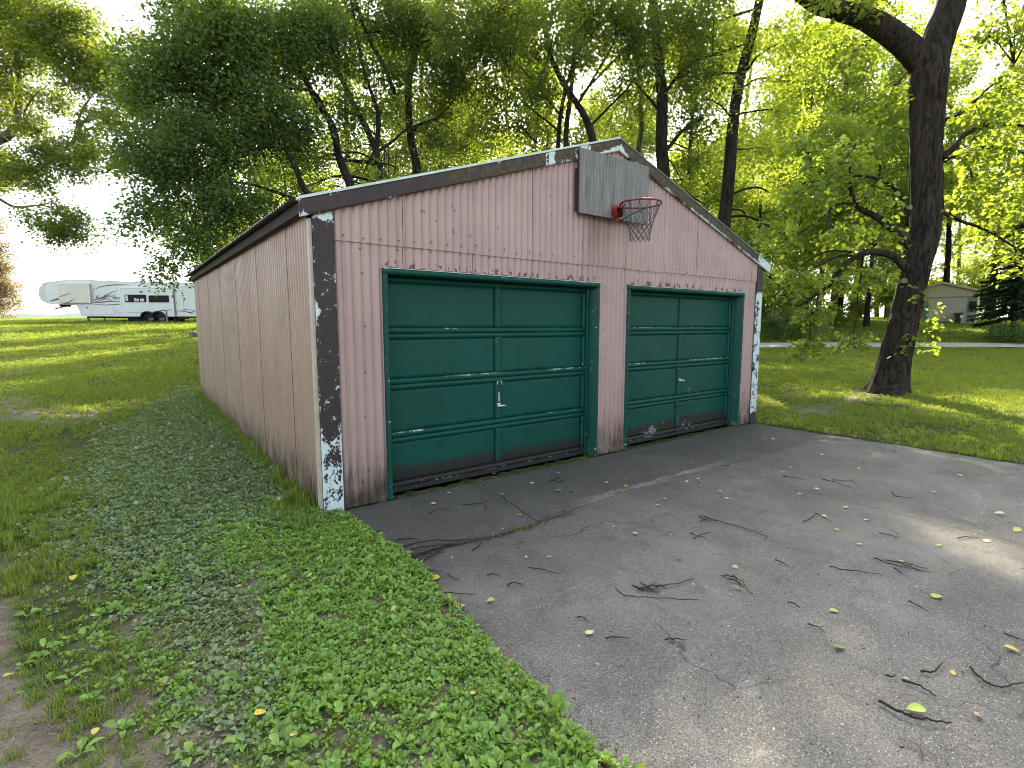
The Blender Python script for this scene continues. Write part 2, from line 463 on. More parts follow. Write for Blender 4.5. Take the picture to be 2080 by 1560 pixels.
def greenness(x, y):
    """0 bare soil .. 1 closed sward"""
    x = np.asarray(x, float); y = np.asarray(y, float)
    g = .62 + .75 * (fbm(x * .55, y * .55, 3.1) - .42)
    e = edge_x(y) - x
    near = sstep(3.5, 1.2, y)
    path = sstep(1.99, 2.22, -x - .22 * y + .30 * (fbm(x * 1.3, y * 1.3) - .5)) * sstep(.0, -.7, y)       # trodden strip at the lower left
    g = g - 1.1 * path
    g = g - near * sstep(.9, 1.25, e) * sstep(2.0, 1.6, e) * sstep(-.6, -1.2, y) * .22
    g = g - .30 * near * sstep(-.05, .1, e) * sstep(1.2, .8, e)
    sp = np.exp(-((x - 11.4) ** 2 / 4.5 + (y + .05) ** 2 / .16)) + .5 * np.exp(-((x - 13.2) ** 2 + (y + .1) ** 2) / .30)
    g = g - .45 * sp
    g = g - .25 * np.exp(-((x + 3.3) ** 2 / .7 + (y - 9.2) ** 2 / 3.0)) - .4 * np.exp(-((x + 1.9) ** 2 / .4 + (y - 6.5) ** 2 / .8))
    sl = sstep(.12, .0, np.abs(x - edge_x(y))) * (y < .0)
    return np.clip(g - sl * .6, 0, 1)

def axis_grid(lo, hi, n0, n1, step, gro):
    a = [0.0]; h = step
    while a[-1] < hi:
        if a[-1] > n1: h *= gro
        a.append(a[-1] + h)
    b = [0.0]; h = step
    while b[-1] > lo:
        if b[-1] < n0: h *= gro
        b.append(b[-1] - h)
    return np.array(b[:0:-1] + a)
gd = axis_grid(-60, 800, -4, 17, .13, 1.075)
gs = axis_grid(-520, 620, -9, 12, .13, 1.075)
DD, SS = np.meshgrid(gd, gs, indexing='ij')
GX, GY = from_sd(SS, DD)
GZ = terr(GX, GY)
nearw = sstep(16, 9, np.hypot(DD, SS))
GZ = GZ + nearw * (.035 * (fbm(GX * 3.1, GY * 3.1, 1.7) - .5) + .012 * (vnoise(GX * 14, GY * 14) - .5)) + .010
inside = on_slab(GX, GY, -.05) | in_garage(GX, GY, -.10)
GZ = np.where(inside, GZ - .16, GZ)
nd_, ns_ = DD.shape
ii = np.arange(nd_ - 1)[:, None] * ns_ + np.arange(ns_ - 1)[None]
GF = np.stack([ii, ii + 1, ii + ns_ + 1, ii + ns_], -1).reshape(-1, 4)[:, ::-1]
go = np_obj('ground', np.stack([GX, GY, GZ], -1).reshape(-1, 3), GF, MT['ground'], None, True, {'green': greenness(GX, GY).ravel()})
tag(go, 'uneven lawn ground rising away from the pink garage', None, None, 'structure')
def gz(x, y):
    """ground height incl. near relief"""
    s, d = to_sd(x, y)
    return terr(x, y) + sstep(16, 9, np.hypot(d, s)) * .035 * (fbm(np.asarray(x) * 3.1, np.asarray(y) * 3.1, 1.7) - .5) + .010

# ------------------------------------------------------------------ driveway: three slabs with open joints
drive = empty('driveway', (0, 0, 0), 0, 'weathered grey concrete driveway in front of the two green doors', None, None, 'structure')
def slab(poly, dz=0.0, tilt=(0, 0), m='concrete'):
    bm = bmesh.new()
    vs = [bm.verts.new((x, y, dz + tilt[0] * x + tilt[1] * y)) for x, y in poly]
    f = bm.faces.new(vs)
    if f.normal.z < 0: f.normal_flip()
    r = bmesh.ops.extrude_face_region(bm, geom=[f])
    ev = [g for g in r['geom'] if isinstance(g, bmesh.types.BMVert)]
    for v in bm.verts:
        if v not in ev: v.co.z -= .10
    bm.normal_update()
    bmesh.ops.recalc_face_normals(bm, faces=bm.faces[:])
    me = bpy.data.meshes.new('concrete_slab'); bm.to_mesh(me); bm.free()
    me.materials.append(MT[m])
    return link(bpy.data.objects.new('concrete_slab', me), drive)
def wob(pts, n, amp, sd):
    p = smooth_path(pts_3(pts), n)[:, :2]
    t = np.arange(n) * .37
    p[1:-1, 0] += amp * (vnoise(t[1:-1] * 2.1, sd) - .5); p[1:-1, 1] += amp * (vnoise(t[1:-1] * 2.1, sd + 9.5) - .5)
    return p
def pts_3(p): return [(a, b, 0) for a, b in p]
yl = np.linspace(-.02, -1.20, 26)
leftA = np.stack([edge_x(yl), yl], -1)
joint = wob([(.22, -1.20), (.67, -1.21), (1.2, -1.27), (2.08, -1.19), (2.77, -1.15), (3.6, -1.18), (4.9, -1.24), (6.0, -1.22), (7.15, -1.25)], 60, .05, 2.2)
gap = .010 + .055 * sstep(1.9, .3, joint[:, 0]) * (.5 + vnoise(joint[:, 0] * 6, 1.1))
crk = wob([(1.50, -.03), (1.50, -.57), (1.45, -.85), (1.40, -1.235)], 16, .07, 7.1)
jl = joint[:, 0] < 1.40; jr = ~jl
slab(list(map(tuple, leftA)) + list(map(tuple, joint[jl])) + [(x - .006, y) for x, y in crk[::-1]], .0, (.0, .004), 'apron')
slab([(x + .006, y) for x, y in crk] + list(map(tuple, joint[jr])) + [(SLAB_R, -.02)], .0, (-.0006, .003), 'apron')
mid = wob([(4.30, -1.27), (4.06, -2.2), (4.01, -3.1), (4.015, -3.8), (4.0, -6), (4.02, -12), (4.0, -40)], 90, .035, 4.4)
low = joint.copy(); low[:, 1] -= gap
lL = low[low[:, 0] < 4.29]; lR = low[low[:, 0] > 4.31]
y2 = np.concatenate([np.linspace(-1.30, -7, 130), np.linspace(-7.3, -40, 40)])
eL = np.stack([edge_x(y2), y2], -1); eL[0] = (lL[0, 0], lL[0, 1])
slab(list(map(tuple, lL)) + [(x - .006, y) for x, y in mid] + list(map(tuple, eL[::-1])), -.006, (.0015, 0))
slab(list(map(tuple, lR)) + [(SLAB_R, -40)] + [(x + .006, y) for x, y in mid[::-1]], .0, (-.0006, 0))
# soil lying in the joints
def soil_strip(name, path, w, z, lab):
    p = np.asarray(path); n = len(p); t = np.gradient(p, axis=0); t /= np.linalg.norm(t, axis=1, keepdims=True)
    nn = np.stack([-t[:, 1], t[:, 0]], -1)
    V = []
    for o in (-w, 0, w): V.append(np.c_[p + nn * o, np.full(n, z) + (.01 if o == 0 else 0)])
    V = np.stack(V, 1).reshape(-1, 3); i = np.arange(n - 1)[:, None] * 3 + np.arange(2)[None]
    F = np.stack([i, i + 1, i + 4, i + 3], -1).reshape(-1, 4)
    return tag(np_obj(name, V, F, MT['ground'], None, True, {'green': np.full(len(V), .12)}), lab, None, None, 'structure')
soil_strip('soil', joint - [0, .03], .12, -.035, 'dark soil in the joint between the garage apron and the drive')
soil_strip('soil', mid, .05, -.03, 'dark soil in the long crack down the middle of the drive')
soil_strip('soil', crk, .05, -.03, 'dark soil in the crack across the garage apron')

# ------------------------------------------------------------------ garage
G = empty('garage', (0, 0, 0), 0, 'pink corrugated metal double garage with peeling brown trim', 'garage')
PIT = .0839; AMP = .0105; RX = 3.62; RZ = 3.852; SLO = .3277
def roofz(x): return RZ - SLO * np.abs(np.asarray(x, float) - RX)
def corr_sheet(name, u0, u1, zb, zt, place, m, rows=12, amp=AMP, ph=0.0, th=0.0):
    """vertical corrugated sheet; zb, zt functions of u; place(u, off, z)->xyz"""
    n = max(3, int(round((u1 - u0) / PIT * 12)) + 1)
    u = np.linspace(u0, u1, n); off = -amp * (1 - 2 * np.abs(np.cos(np.pi * (u - ph) / PIT)) ** 5)
    b = np.broadcast_to(zb(u), u.shape); t = np.broadcast_to(zt(u), u.shape)
    f = np.linspace(0, 1, rows)[:, None]
    Zg = b[None] * (1 - f) + t[None] * f
    V = place(np.broadcast_to(u, Zg.shape), np.broadcast_to(off, Zg.shape), Zg)
    V = np.stack(np.broadcast_arrays(*V), -1).reshape(-1, 3)
    i = np.arange(rows - 1)[:, None] * n + np.arange(n - 1)[None]
    F = np.stack([i, i + 1, i + n + 1, i + n], -1).reshape(-1, 4)
    return np_obj(name, V, F, m, G, True)
front = lambda y0: (lambda u, o, z: (u, y0 + o, z))
D1 = (.603, 3.364); D2 = (3.885, 6.653); DH = 2.13; SEAM = 2.343
c = lambda v: (lambda u: np.full_like(u, v))
us = [.045 + .755 * k for k in range(11)]
lowtop = SEAM + .03
# upper row, lapping over the lower row
for k in range(-1, 10):
    a = max(.012, us[0] - .755 + .755 * (k + 1)) if k >= 0 else .012
    a = .012 if k == -1 else us[k]; b = us[0] if k == -1 else min(us[k + 1], 7.155)
    if b - a < .02: continue
    xs = [a, b] if not (a < RX < b) else [a, RX, b]
    jit = float(rng.uniform(-.004, .004))
    for p0, p1 in zip(xs[:-1], xs[1:]):
        corr_sheet('wall_sheet', p0, p1 - (.0055 if p1 < 7.1 and p1 != RX else 0), c(SEAM + jit), lambda u: roofz(u) - .04, front(-.013 - .0012 * (k % 2)), MT['pink_front'], 8)
# lower row: piers and the band over the doors
piers = [(.012, D1[0] - .003), (D1[1] + .003, D2[0] - .003), (D2[1] + .003, 7.155)]
for a, b in piers:
    cuts = [a] + [u for u in us if a + .06 < u < b - .06] + [b]
    for p0, p1 in zip(cuts[:-1], cuts[1:]):
        corr_sheet('wall_sheet', p0, p1 - .004, c(.012), c(DH + .03), front(.0 + .0015 * (us.index(p0) % 2 if p0 in us else 0)), MT['pink_front'], 26)
cuts = [.012] + [u for u in us if .1 < u < 7.1] + [7.155]
for p0, p1 in zip(cuts[:-1], cuts[1:]):
    corr_sheet('wall_sheet', p0, p1 - .005, c(DH + .026), c(lowtop), front(.0 + .0012 * (len(cuts) % 2)), MT['pink_front'], 4)
# left side wall sheets
ys = [.05 + 8 * PIT * k for k in range(13)]
for k in range(12):
    a, b = ys[k], ys[k + 1] - .007
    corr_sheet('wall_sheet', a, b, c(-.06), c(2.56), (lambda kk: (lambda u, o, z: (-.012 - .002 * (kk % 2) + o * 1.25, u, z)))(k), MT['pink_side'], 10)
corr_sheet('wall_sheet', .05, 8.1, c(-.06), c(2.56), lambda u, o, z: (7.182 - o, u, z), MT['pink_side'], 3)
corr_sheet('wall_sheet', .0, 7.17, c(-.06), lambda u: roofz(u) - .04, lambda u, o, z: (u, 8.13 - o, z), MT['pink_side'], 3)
# framing behind the sheets
m = MB()
for a, b in ((.02, D1[0] - .036), (D1[1] + .036, D2[0] - .036), (D2[1] + .036, 7.15)):
    m.box((a, .016, 0), (b, .11, 2.15))
m.box((.02, .016, 2.17), (7.15, .11, 2.40))
m.prism([(.02, 2.403), (7.15, 2.403), (7.15, 2.60), (RX, 3.76), (.02, 2.60)], 'y', .016, .06)
m.box((.0, .12, -.05), (.06, 8.1, 2.5)); m.box((7.10, .12, -.05), (7.168, 8.1, 2.5)); m.box((.07, 8.03, -.05), (7.09, 8.11, 2.5))
m.build('framing', MT['wood_dark'], G)
# screws along the laps
sv = MB()
def screw(x, y, z):
    a = np.arange(6) * np.pi / 3
    V = [(x + .0075 * math.cos(t), y, z + .0075 * math.sin(t)) for t in a] + [(x, y - .006, z)]
    sv.add(V, [(i, (i + 1) % 6, 6) for i in range(6)])
for i in range(42):
    x = .25 + i * PIT * 2 + PIT * .0
    if x > 7.0: break
    for z in ((SEAM + .055, SEAM - .03) if i % 2 else (SEAM + .06,)):
        if rng.random() < .85: screw(x + rng.normal(0, .01), -.026 if z > SEAM else -.010, z + rng.normal(0, .012))
for x in (.42, 3.47, 3.79, 6.9):
    for z in np.arange(.35, 2.1, .43): screw(x + rng.normal(0, .02), -.011, z + rng.normal(0, .03))
for i in range(26):
    x = rng.uniform(.5, 6.8); z = rng.uniform(2.5, float(roofz(x)) - .25); screw(x, -.026, z)
tag(sv.build('screws', MT['screw'], G), None, None, None, 'stuff')

# boards with a wear map: a thin box whose front is a fine grid
def wear_board(name, quad, y0, y1, m, nu, nv, fn, parent=G):
    """quad: four (x,z) corners: bl, br, tr, tl; front at y0, back at y1; fn(x,z,u,v)->dict of vertex attributes"""
    bl, br, tr, tl = [np.array(p, float) for p in quad]
    u = np.linspace(0, 1, nu)[None, :, None]; v = np.linspace(0, 1, nv)[:, None, None]
    P = (bl * (1 - u) + br * u) * (1 - v) + (tl * (1 - u) + tr * u) * v
    X, Zz = P[..., 0], P[..., 1]
    V = np.stack([X, np.full_like(X, y0), Zz], -1).reshape(-1, 3); B = V.copy(); B[:, 1] = y1
    i = np.arange(nv - 1)[:, None] * nu + np.arange(nu - 1)[None]
    f = np.stack([i, i + 1, i + nu + 1, i + nu], -1).reshape(-1, 4)
    N = nu * nv
    ring = list(range(nu)) + [nu - 1 + k * nu for k in range(1, nv)] + [N - 2 - k for k in range(nu - 1)] + [k * nu for k in range(nv - 2, 0, -1)]
    ring = np.array(ring); nx = np.roll(ring, -1)
    s = np.stack([ring, ring + N, nx + N, nx], -1)
    U, Vv = np.broadcast_arrays(u[..., 0], v[..., 0])
    at = {k: np.tile(np.broadcast_to(a, X.shape).ravel(), 2) for k, a in fn(X, Zz, U, Vv).items()}
    return np_obj(name, np.vstack([V, B]), [f, s], m, parent, False, at)

def edgeness(u, v, a=.12): return np.maximum.reduce([sstep(a, 0, u), sstep(1 - a, 1, u), sstep(a * .4, 0, v), sstep(1 - a * .4, 1, v)])
def w_left(x, z, u, v):
    w = .372 + .06 * edgeness(u, v) + .082 * sstep(.85, .30, z) + .03 * sstep(.5, .1, z) * (vnoise(z * 9, u * 3) - .3) + .10 * sstep(2.46, 2.52, z)
    w = w + .10 * np.exp(-((z - 1.75) / .09) ** 2) * sstep(.5, 0, u) + .05 * sstep(1.5, 1.0, z)
    return {'wear': w}
def w_right(x, z, u, v): return {'wear': .50 + .04 * vnoise(z * 3, u) - .22 * sstep(2.1, 2.25, z) - .12 * sstep(.30, .1, z) + .06 * sstep(.4, .9, u) * sstep(1.2, 1.8, z)}
wear_board('corner_trim', [(-.004, -.02), (.168, -.02), (.168, float(roofz(.168)) - .150), (-.004, float(roofz(-.004)) - .150)], -.040, -.024, MT['trim'], 14, 120, w_left)
wear_board('corner_trim', [(7.005, .0), (7.175, .0), (7.175, float(roofz(7.175)) - .150), (7.005, float(roofz(7.005)) - .150)], -.040, -.024, MT['trim'], 14, 120, w_right)
MB().box((-.030, -.018, -.03), (-.006, .048, 2.50)).build('corner_flashing', MT['flash'], G)
MB().box((7.176, -.018, -.03), (7.20, .048, 2.50)).build('corner_flashing', MT['flash'], G)
# rake fascia boards
FH = .137
def fascia(x0, x1, fn, top=0.0):
    q = [(x0, float(roofz(x0)) - FH), (x1, float(roofz(x1)) - FH), (x1, float(roofz(x1)) - .003), (x0, float(roofz(x0)) - .003)]
    wear_board('fascia_board', q, -.066, -.043, MT['fascia'], int((x1 - x0) / .035) + 2, 9, fn)
def w_f1(x, z, u, v): return {'wear': .31 + .13 * sstep(.2, 0, v) * vnoise(x * 3, 4.4) * 1.6 + .15 * sstep(-.02, -.09, x) + .13 * sstep(.05, -.08, x) * sstep(.45, .0, v) + .12 * sstep(.75, 1, v) * vnoise(x * 4, 2.1) + .14 * sstep(2.40, 2.47, x),
                              'moss': sstep(.95, 1.5, x)}
def w_f2(x, z, u, v): return {'wear': .33 + .20 * sstep(.5, .0, v) * (.5 + vnoise(x * 3, 9)) + .26 * sstep(2.62, 2.55, x) + .24 * np.exp(-((x - 3.02) / .13) ** 2) + .20 * np.exp(-((x - 3.55) / .12) ** 2) * sstep(.8, .3, v), 'moss': np.full_like(x, .95)}
def w_f3(x, z, u, v): return {'wear': .33 + .24 * sstep(3.8, 3.62, x) * sstep(.9, .3, v) + .20 * sstep(.35, 0, v) * (.4 + vnoise(x * 5, 3)) + .10 * sstep(.75, 1, v) * vnoise(x * 5, 6) + .24 * sstep(6.7, 7.2, x), 'moss': sstep(3.6, 3.9, x) * sstep(6.9, 6.3, x)}
fascia(-.105, 2.497, w_f1); fascia(2.503, RX - .001, w_f2); fascia(RX + .001, 7.345, w_f3)
for x0, x1 in ((-.11, RX), (RX, 7.35)):
    m = MB(); z0, z1 = float(roofz(x0)), float(roofz(x1))
    m.prism([(x0, z0), (x1, z1), (x1, z1 + (.022 if x0 < 0 else .014)), (x0, z0 + (.022 if x0 < 0 else .014))], 'y', -.072, .02)
    m.build('drip_edge', MT['mint' if x0 < 0 else 'roof'], G)
# eave boards
for x0, x1 in ((-.100, -.076), (7.316, 7.340)):
    m = MB().box((x0, -.040, 2.528), (x1, 8.25, 2.612)); m.build('eave_board', MT['wood_dark'], G)
for a, b in ((-.074, -.034), (7.205, 7.314)): MB().box((a, -.04, 2.53), (b, 8.2, 2.542)).build('soffit', MT['wood_dark'], G)
# roof: corrugated panels laid up the slope
yr = np.linspace(.022, 8.30, 14)
for sgn in (-1, 1):
    for k in range(13):
        y0, y1 = yr[k], yr[k + 1] + .01
        n = int((y1 - y0) / PIT * 8) + 1
        yy = np.linspace(y0, y1, n); oz = .011 * np.cos(2 * np.pi * (yy - yr[0]) / PIT) + .014 + .0015 * (k % 2)
        xs = RX + sgn * np.linspace(.0, RX + .175, 5)
        xx, yv = np.meshgrid(xs, yy, indexing='ij'); zz = roofz(xx) + oz[None]
        V = np.stack([xx, yv, zz], -1).reshape(-1, 3); N = len(V)
        i = np.arange(4)[:, None] * n + np.arange(n - 1)[None]
        F = np.stack([i, i + 1, i + n + 1, i + n], -1).reshape(-1, 4)
        np_obj('roof_sheet', V, F, MT['roof'], G, True)
m = MB(); m.prism([(RX - .14, float(roofz(RX - .14)) + .030), (RX, RZ + .034), (RX + .14, float(roofz(RX + .14)) + .030), (RX, RZ + .042)], 'y', .02, 8.3)
m.build('ridge_cap', MT['roof'], G)

# ---- garage doors
def attrs_for(V, wear, dirt):
    return {'wear': wear(V), 'dirt': dirt(V)}
def grid_box(name, a, b, parent, wear, dirt, step=.03):
    """box with a finely gridded front (-Y) face"""
    x0, y0, z0 = a; x1, y1, z1 = b
    nu = max(2, int((x1 - x0) / step) + 1); nv = max(2, int((z1 - z0) / step) + 1)
    def fn(X, Z, U, Vv): return {'wear': wear(X, Z, U, Vv), 'dirt': dirt(X, Z, U, Vv)}
    return wear_board(name, [(x0, z0), (x1, z0), (x1, z1), (x0, z1)], y0, y1, MT['green'], nu, nv, fn, parent)

def door(x0, x1, hx, hz, second):
    # frame: jambs and head, with a narrow face standing proud of the sheets
    def jw(X, Z, U, V): return .33 + .09 * vnoise(Z * 3.3, x0) + .05 * sstep(.6, 0, Z)
    def jd(X, Z, U, V): return np.where(Z < .12, .4, .0) * np.ones_like(X)
    t = .034
    for q in ((x0, x0 + t), (x1 - t, x1)):
        grid_box('door_frame', (q[0], -.030, .004), (q[1], .20, DH - t - .001), G, jw, jd, .025)
    grid_box('door_frame', (x0, -.031, DH - t), (x1, .20, DH + .012), G, lambda X, Z, U, V: .34 + .16 * sstep(.7, 1, V) * vnoise(X * 2.2, 5.5 + x0), lambda X, Z, U, V: 0 * X, .02)
    MB().box((x0 - .012, -.034, DH + .0125), (x1 + .012, -.006, DH + .018)).build('head_flashing', MT['mint'], G)
    # stop beads against the door leaf
    L, Rr, yf = x0 + t + .001, x1 - t - .001, .150
    grid_box('door_stop', (L, .118, .004), (L + .022, .146, DH - t - .002), G, lambda X, Z, U, V: .37 + .13 * vnoise(Z * 2.5, 7.7 + x0), jd, .02)
    grid_box('door_stop', (Rr - .022, .118, .004), (Rr, .146, DH - t - .002), G, lambda X, Z, U, V: .33 + .08 * vnoise(Z * 4.5, 2.7 + x0), jd, .02)
    dname = 'chipped dark green sectional door with white flakes, right bay' if second else 'dark green sectional door with white T handle, left bay'
    dr = MB().box((L + .002, yf + .030, .012), (Rr - .002, yf + .055, DH - t - .004)).build('garage_door', MT['wood_dark'], G)
    dr['label'] = dname
    zs = [.050, .548, 1.068, 1.556, DH - t - .006]
    cx = (L + Rr) / 2
    def rd(X, Z, U, V): return 1.1 * sstep(.36, .04, Z) - .1
    for r in range(4):
        za, zb = zs[r] + .003, zs[r + 1] - .003
        hb, ht = .050, .045
        # rails run across, stiles butt between them
        def wr(X, Z, U, V, r=r): return .33 + (.17 * sstep(.6, 1, V) * sstep(.25, .75, vnoise(X * 2.1, r * 3.1 + x0)) if r in (1, 2, 3) else .02) + .03 * sstep(.4, 0, V) + (.12 * sstep(.12, .0, Z) if r == 0 else 0)
        grid_box('rail', (L + .004, yf, za), (Rr - .004, yf + .029, za + hb), dr, wr, rd, .02)
        grid_box('rail', (L + .004, yf, zb - ht), (Rr - .004, yf + .029, zb), dr, lambda X, Z, U, V, r=r: .31 + .10 * sstep(.4, 0, V) * vnoise(X * 2.1, 8 + r), rd, .02)
        for sx0, sx1 in ((L + .004, L + .064), (cx - .040, cx + .040), (Rr - .064, Rr - .004)):
            grid_box('stile', (sx0, yf + .0005, za + hb + .0005), (sx1, yf + .029, zb - ht - .0005), dr, lambda X, Z, U, V: .33 + .10 * edgeness(U, V, .15) * vnoise(Z * 6, X * 5), rd, .025)
        for px0, px1 in ((L + .065, cx - .041), (cx + .041, Rr - .065)):
            def pw(X, Z, U, V, r=r):
                w = .265 + .03 * edgeness(U, V, .05) + (.10 * sstep(.28, .12, Z) * (.4 + vnoise(X * 4, 2.2)) if r == 0 else 0)
                if second:
                    for (qx, qz, rr, a) in ((5.55, .66, .08, .20), (5.75, .63, .06, .20), (5.62, .50, .09, .17), (4.95, .26, .06, .19), (4.72, .15, .18, .11), (6.3, .66, .08, .13), (4.2, .62, .10, .13), (5.5, .16, .14, .12)):
                        w = w + a * np.exp(-((X - qx) ** 2 + (Z - qz) ** 2) / rr ** 2)
                return w
            def pd(X, Z, U, V, r=r): return (1.25 * sstep(.46, .08, Z) * (.55 + .6 * vnoise(X * 1.7, 3.1)) if r == 0 else 0 * X) + .30 * sstep(.90, 1.0, V) * (r < 2) - .05
            o = grid_box('door_panel', (px0, yf + .017, za + hb + .0005), (px1, yf + .028, zb - ht - .0005), dr, pw, pd, .035)
            if second and r == 2:                                             # the dented steel of the second section
                me = o.data; n = len(me.vertices); co = np.empty(n * 3, np.float32); me.vertices.foreach_get('co', co); co = co.reshape(-1, 3)
                u = (co[:, 0] - px0) / (px1 - px0); v = (co[:, 2] - za) / (zb - za)
                fr = co[:, 1] < yf + .02
                co[:, 1] += np.where(fr, .010 * np.sin(u * 9 + 1) * np.sin(np.pi * np.clip(u, 0, 1)) * np.sin(np.pi * np.clip(v, 0, 1)), 0)
                me.vertices.foreach_set('co', co.ravel()); me.polygons.foreach_set('use_smooth', np.ones(len(me.polygons), bool)); me.update()
    MB().box((L + .004, yf - .004, .006), (Rr - .004, yf + .029, .0525), .004).build('bottom_seal', MT['seal'], dr)
    h = MB(); y = yf
    h.tube([(hx, y, hz), (hx, y - .05, hz)], .008, 8)
    h.tube([(hx - .055, y - .052, hz - .004), (hx, y - .055, hz), (hx + .055, y - .052, hz - .004)], [.008, .011, .008], 8)
    h.box((hx - .022, y - .004, hz - .022), (hx + .022, y + .0003, hz + .022))
    h.build('handle', MT['steel'], dr, True)
    return dr
d1 = door(D1[0], D1[1], 1.985, .76, False)
lk = MB(); lk.tube([(1.955, .140, .985), (1.955, .138, 1.02), (1.985, .138, 1.035), (2.015, .138, 1.02), (2.015, .140, .985)], .006, 6); lk.build('hasp', MT['steel'], d1, True)
MB().box((1.978, .146, .80), (1.992, .1503, .90)).build('lock_plate', MT['steel'], d1)
d2 = door(D2[0], D2[1], 5.275, .83, True)

# ------------------------------------------------------------------ basketball hoop on the gable
H = empty('basketball_hoop', (3.5, -.10, 2.95), 0, 'red basketball hoop on a grey plywood backboard under the gable', 'basketball hoop')
def hl(p): return [(a[0] - 3.5, a[1] + .10, a[2] - 2.95) for a in p]
bx = MB()
for a, b in (((2.91, -.125, 2.895), (4.105, -.106, 3.60)),):
    bx.box((a[0] - 3.5, a[1] + .10, a[2] - 2.95), (b[0] - 3.5, b[1] + .10, b[2] - 2.95), .003)
bx.build('backboard', MT['greywood'], H)
fr = MB()
for a, b in (((2.925, -.105, 2.90), (2.965, -.068, 3.59)), ((4.05, -.105, 2.90), (4.09, -.068, 3.53)), ((2.967, -.105, 2.90), (4.048, -.068, 2.94)), ((3.48, -.105, 2.942), (3.52, -.068, 3.59)),
             ((2.93, -.0675, 2.93), (2.97, -.024, 3.40)), ((4.05, -.0675, 2.93), (4.09, -.024, 3.40)), ((3.46, -.0675, 2.93), (3.54, -.024, 3.5))):
    fr.box((a[0] - 3.5, a[1] + .10, a[2] - 2.95), (b[0] - 3.5, b[1] + .10, b[2] - 2.95))
fr.build('mounting_frame', MT['wood_dark'], H)
RC = np.array([3.50, -.50, 3.005]); RR = .229
br = MB()
br.box((-.075, -.034, -.085), (.075, -.0255, .105), .004)
br.box((-.06, -.17, .045), (.06, -.034, .058)); br.box((-.06, -.10, -.03), (-.052, -.034, .045)); br.box((.052, -.10, -.03), (.06, -.034, .045))
br.build('bracket', MT['red'], H)
th = np.linspace(0, 2 * np.pi, 41)
ring = np.stack([RR * np.cos(th), RR * np.sin(th), 0 * th], -1) + RC - [3.5, -.10, 2.95]
MB().tube(ring, .0105, 8, False).build('rim', MT['red'], H, True)
for s_ in (-1, 1):
    MB().tube([(s_ * .06, -.034, -.075), (s_ * .10, -.20, -.01), (s_ * .18, -.34, .043)], .007, 6).build('brace', MT['rust'], H, True)
nt = []
nk = 12
zt = .048
levels = [(0, RR * .97), (.19, RR * .66), (.235, RR * .60), (.28, RR * .55), (.325, RR * .51), (.37, RR * .485), (.41, RR * .48)]
for k in range(nk):
    for sg in (-1, 1):
        P = []
        for j, (dz, r) in enumerate(levels):
            a = 2 * np.pi * (k + sg * .5 * (j if j else .0)) / nk + .1
            P.append((r * math.cos(a), -.40 + r * math.sin(a), .055 - dz + .004 * math.sin(k * 2.3 + j)))
        nt.append(smooth_path(P, 14))
V, F = tubes(np.array(nt), np.full((len(nt), 14), .0042), 4)
np_obj('net', V, F, MT['net'], H)
hk = MB()
for k in range(nk):
    a = 2 * np.pi * k / nk + .1; r = RR
    hk.tube([(r * math.cos(a), -.40 + r * math.sin(a), .046), (r * .97 * math.cos(a), -.40 + r * .97 * math.sin(a), .028), (r * 1.0 * math.cos(a), -.40 + r * math.sin(a), .020)], .0035, 5)
hk.build('net_hooks', MT['red'], H)['kind'] = 'stuff'
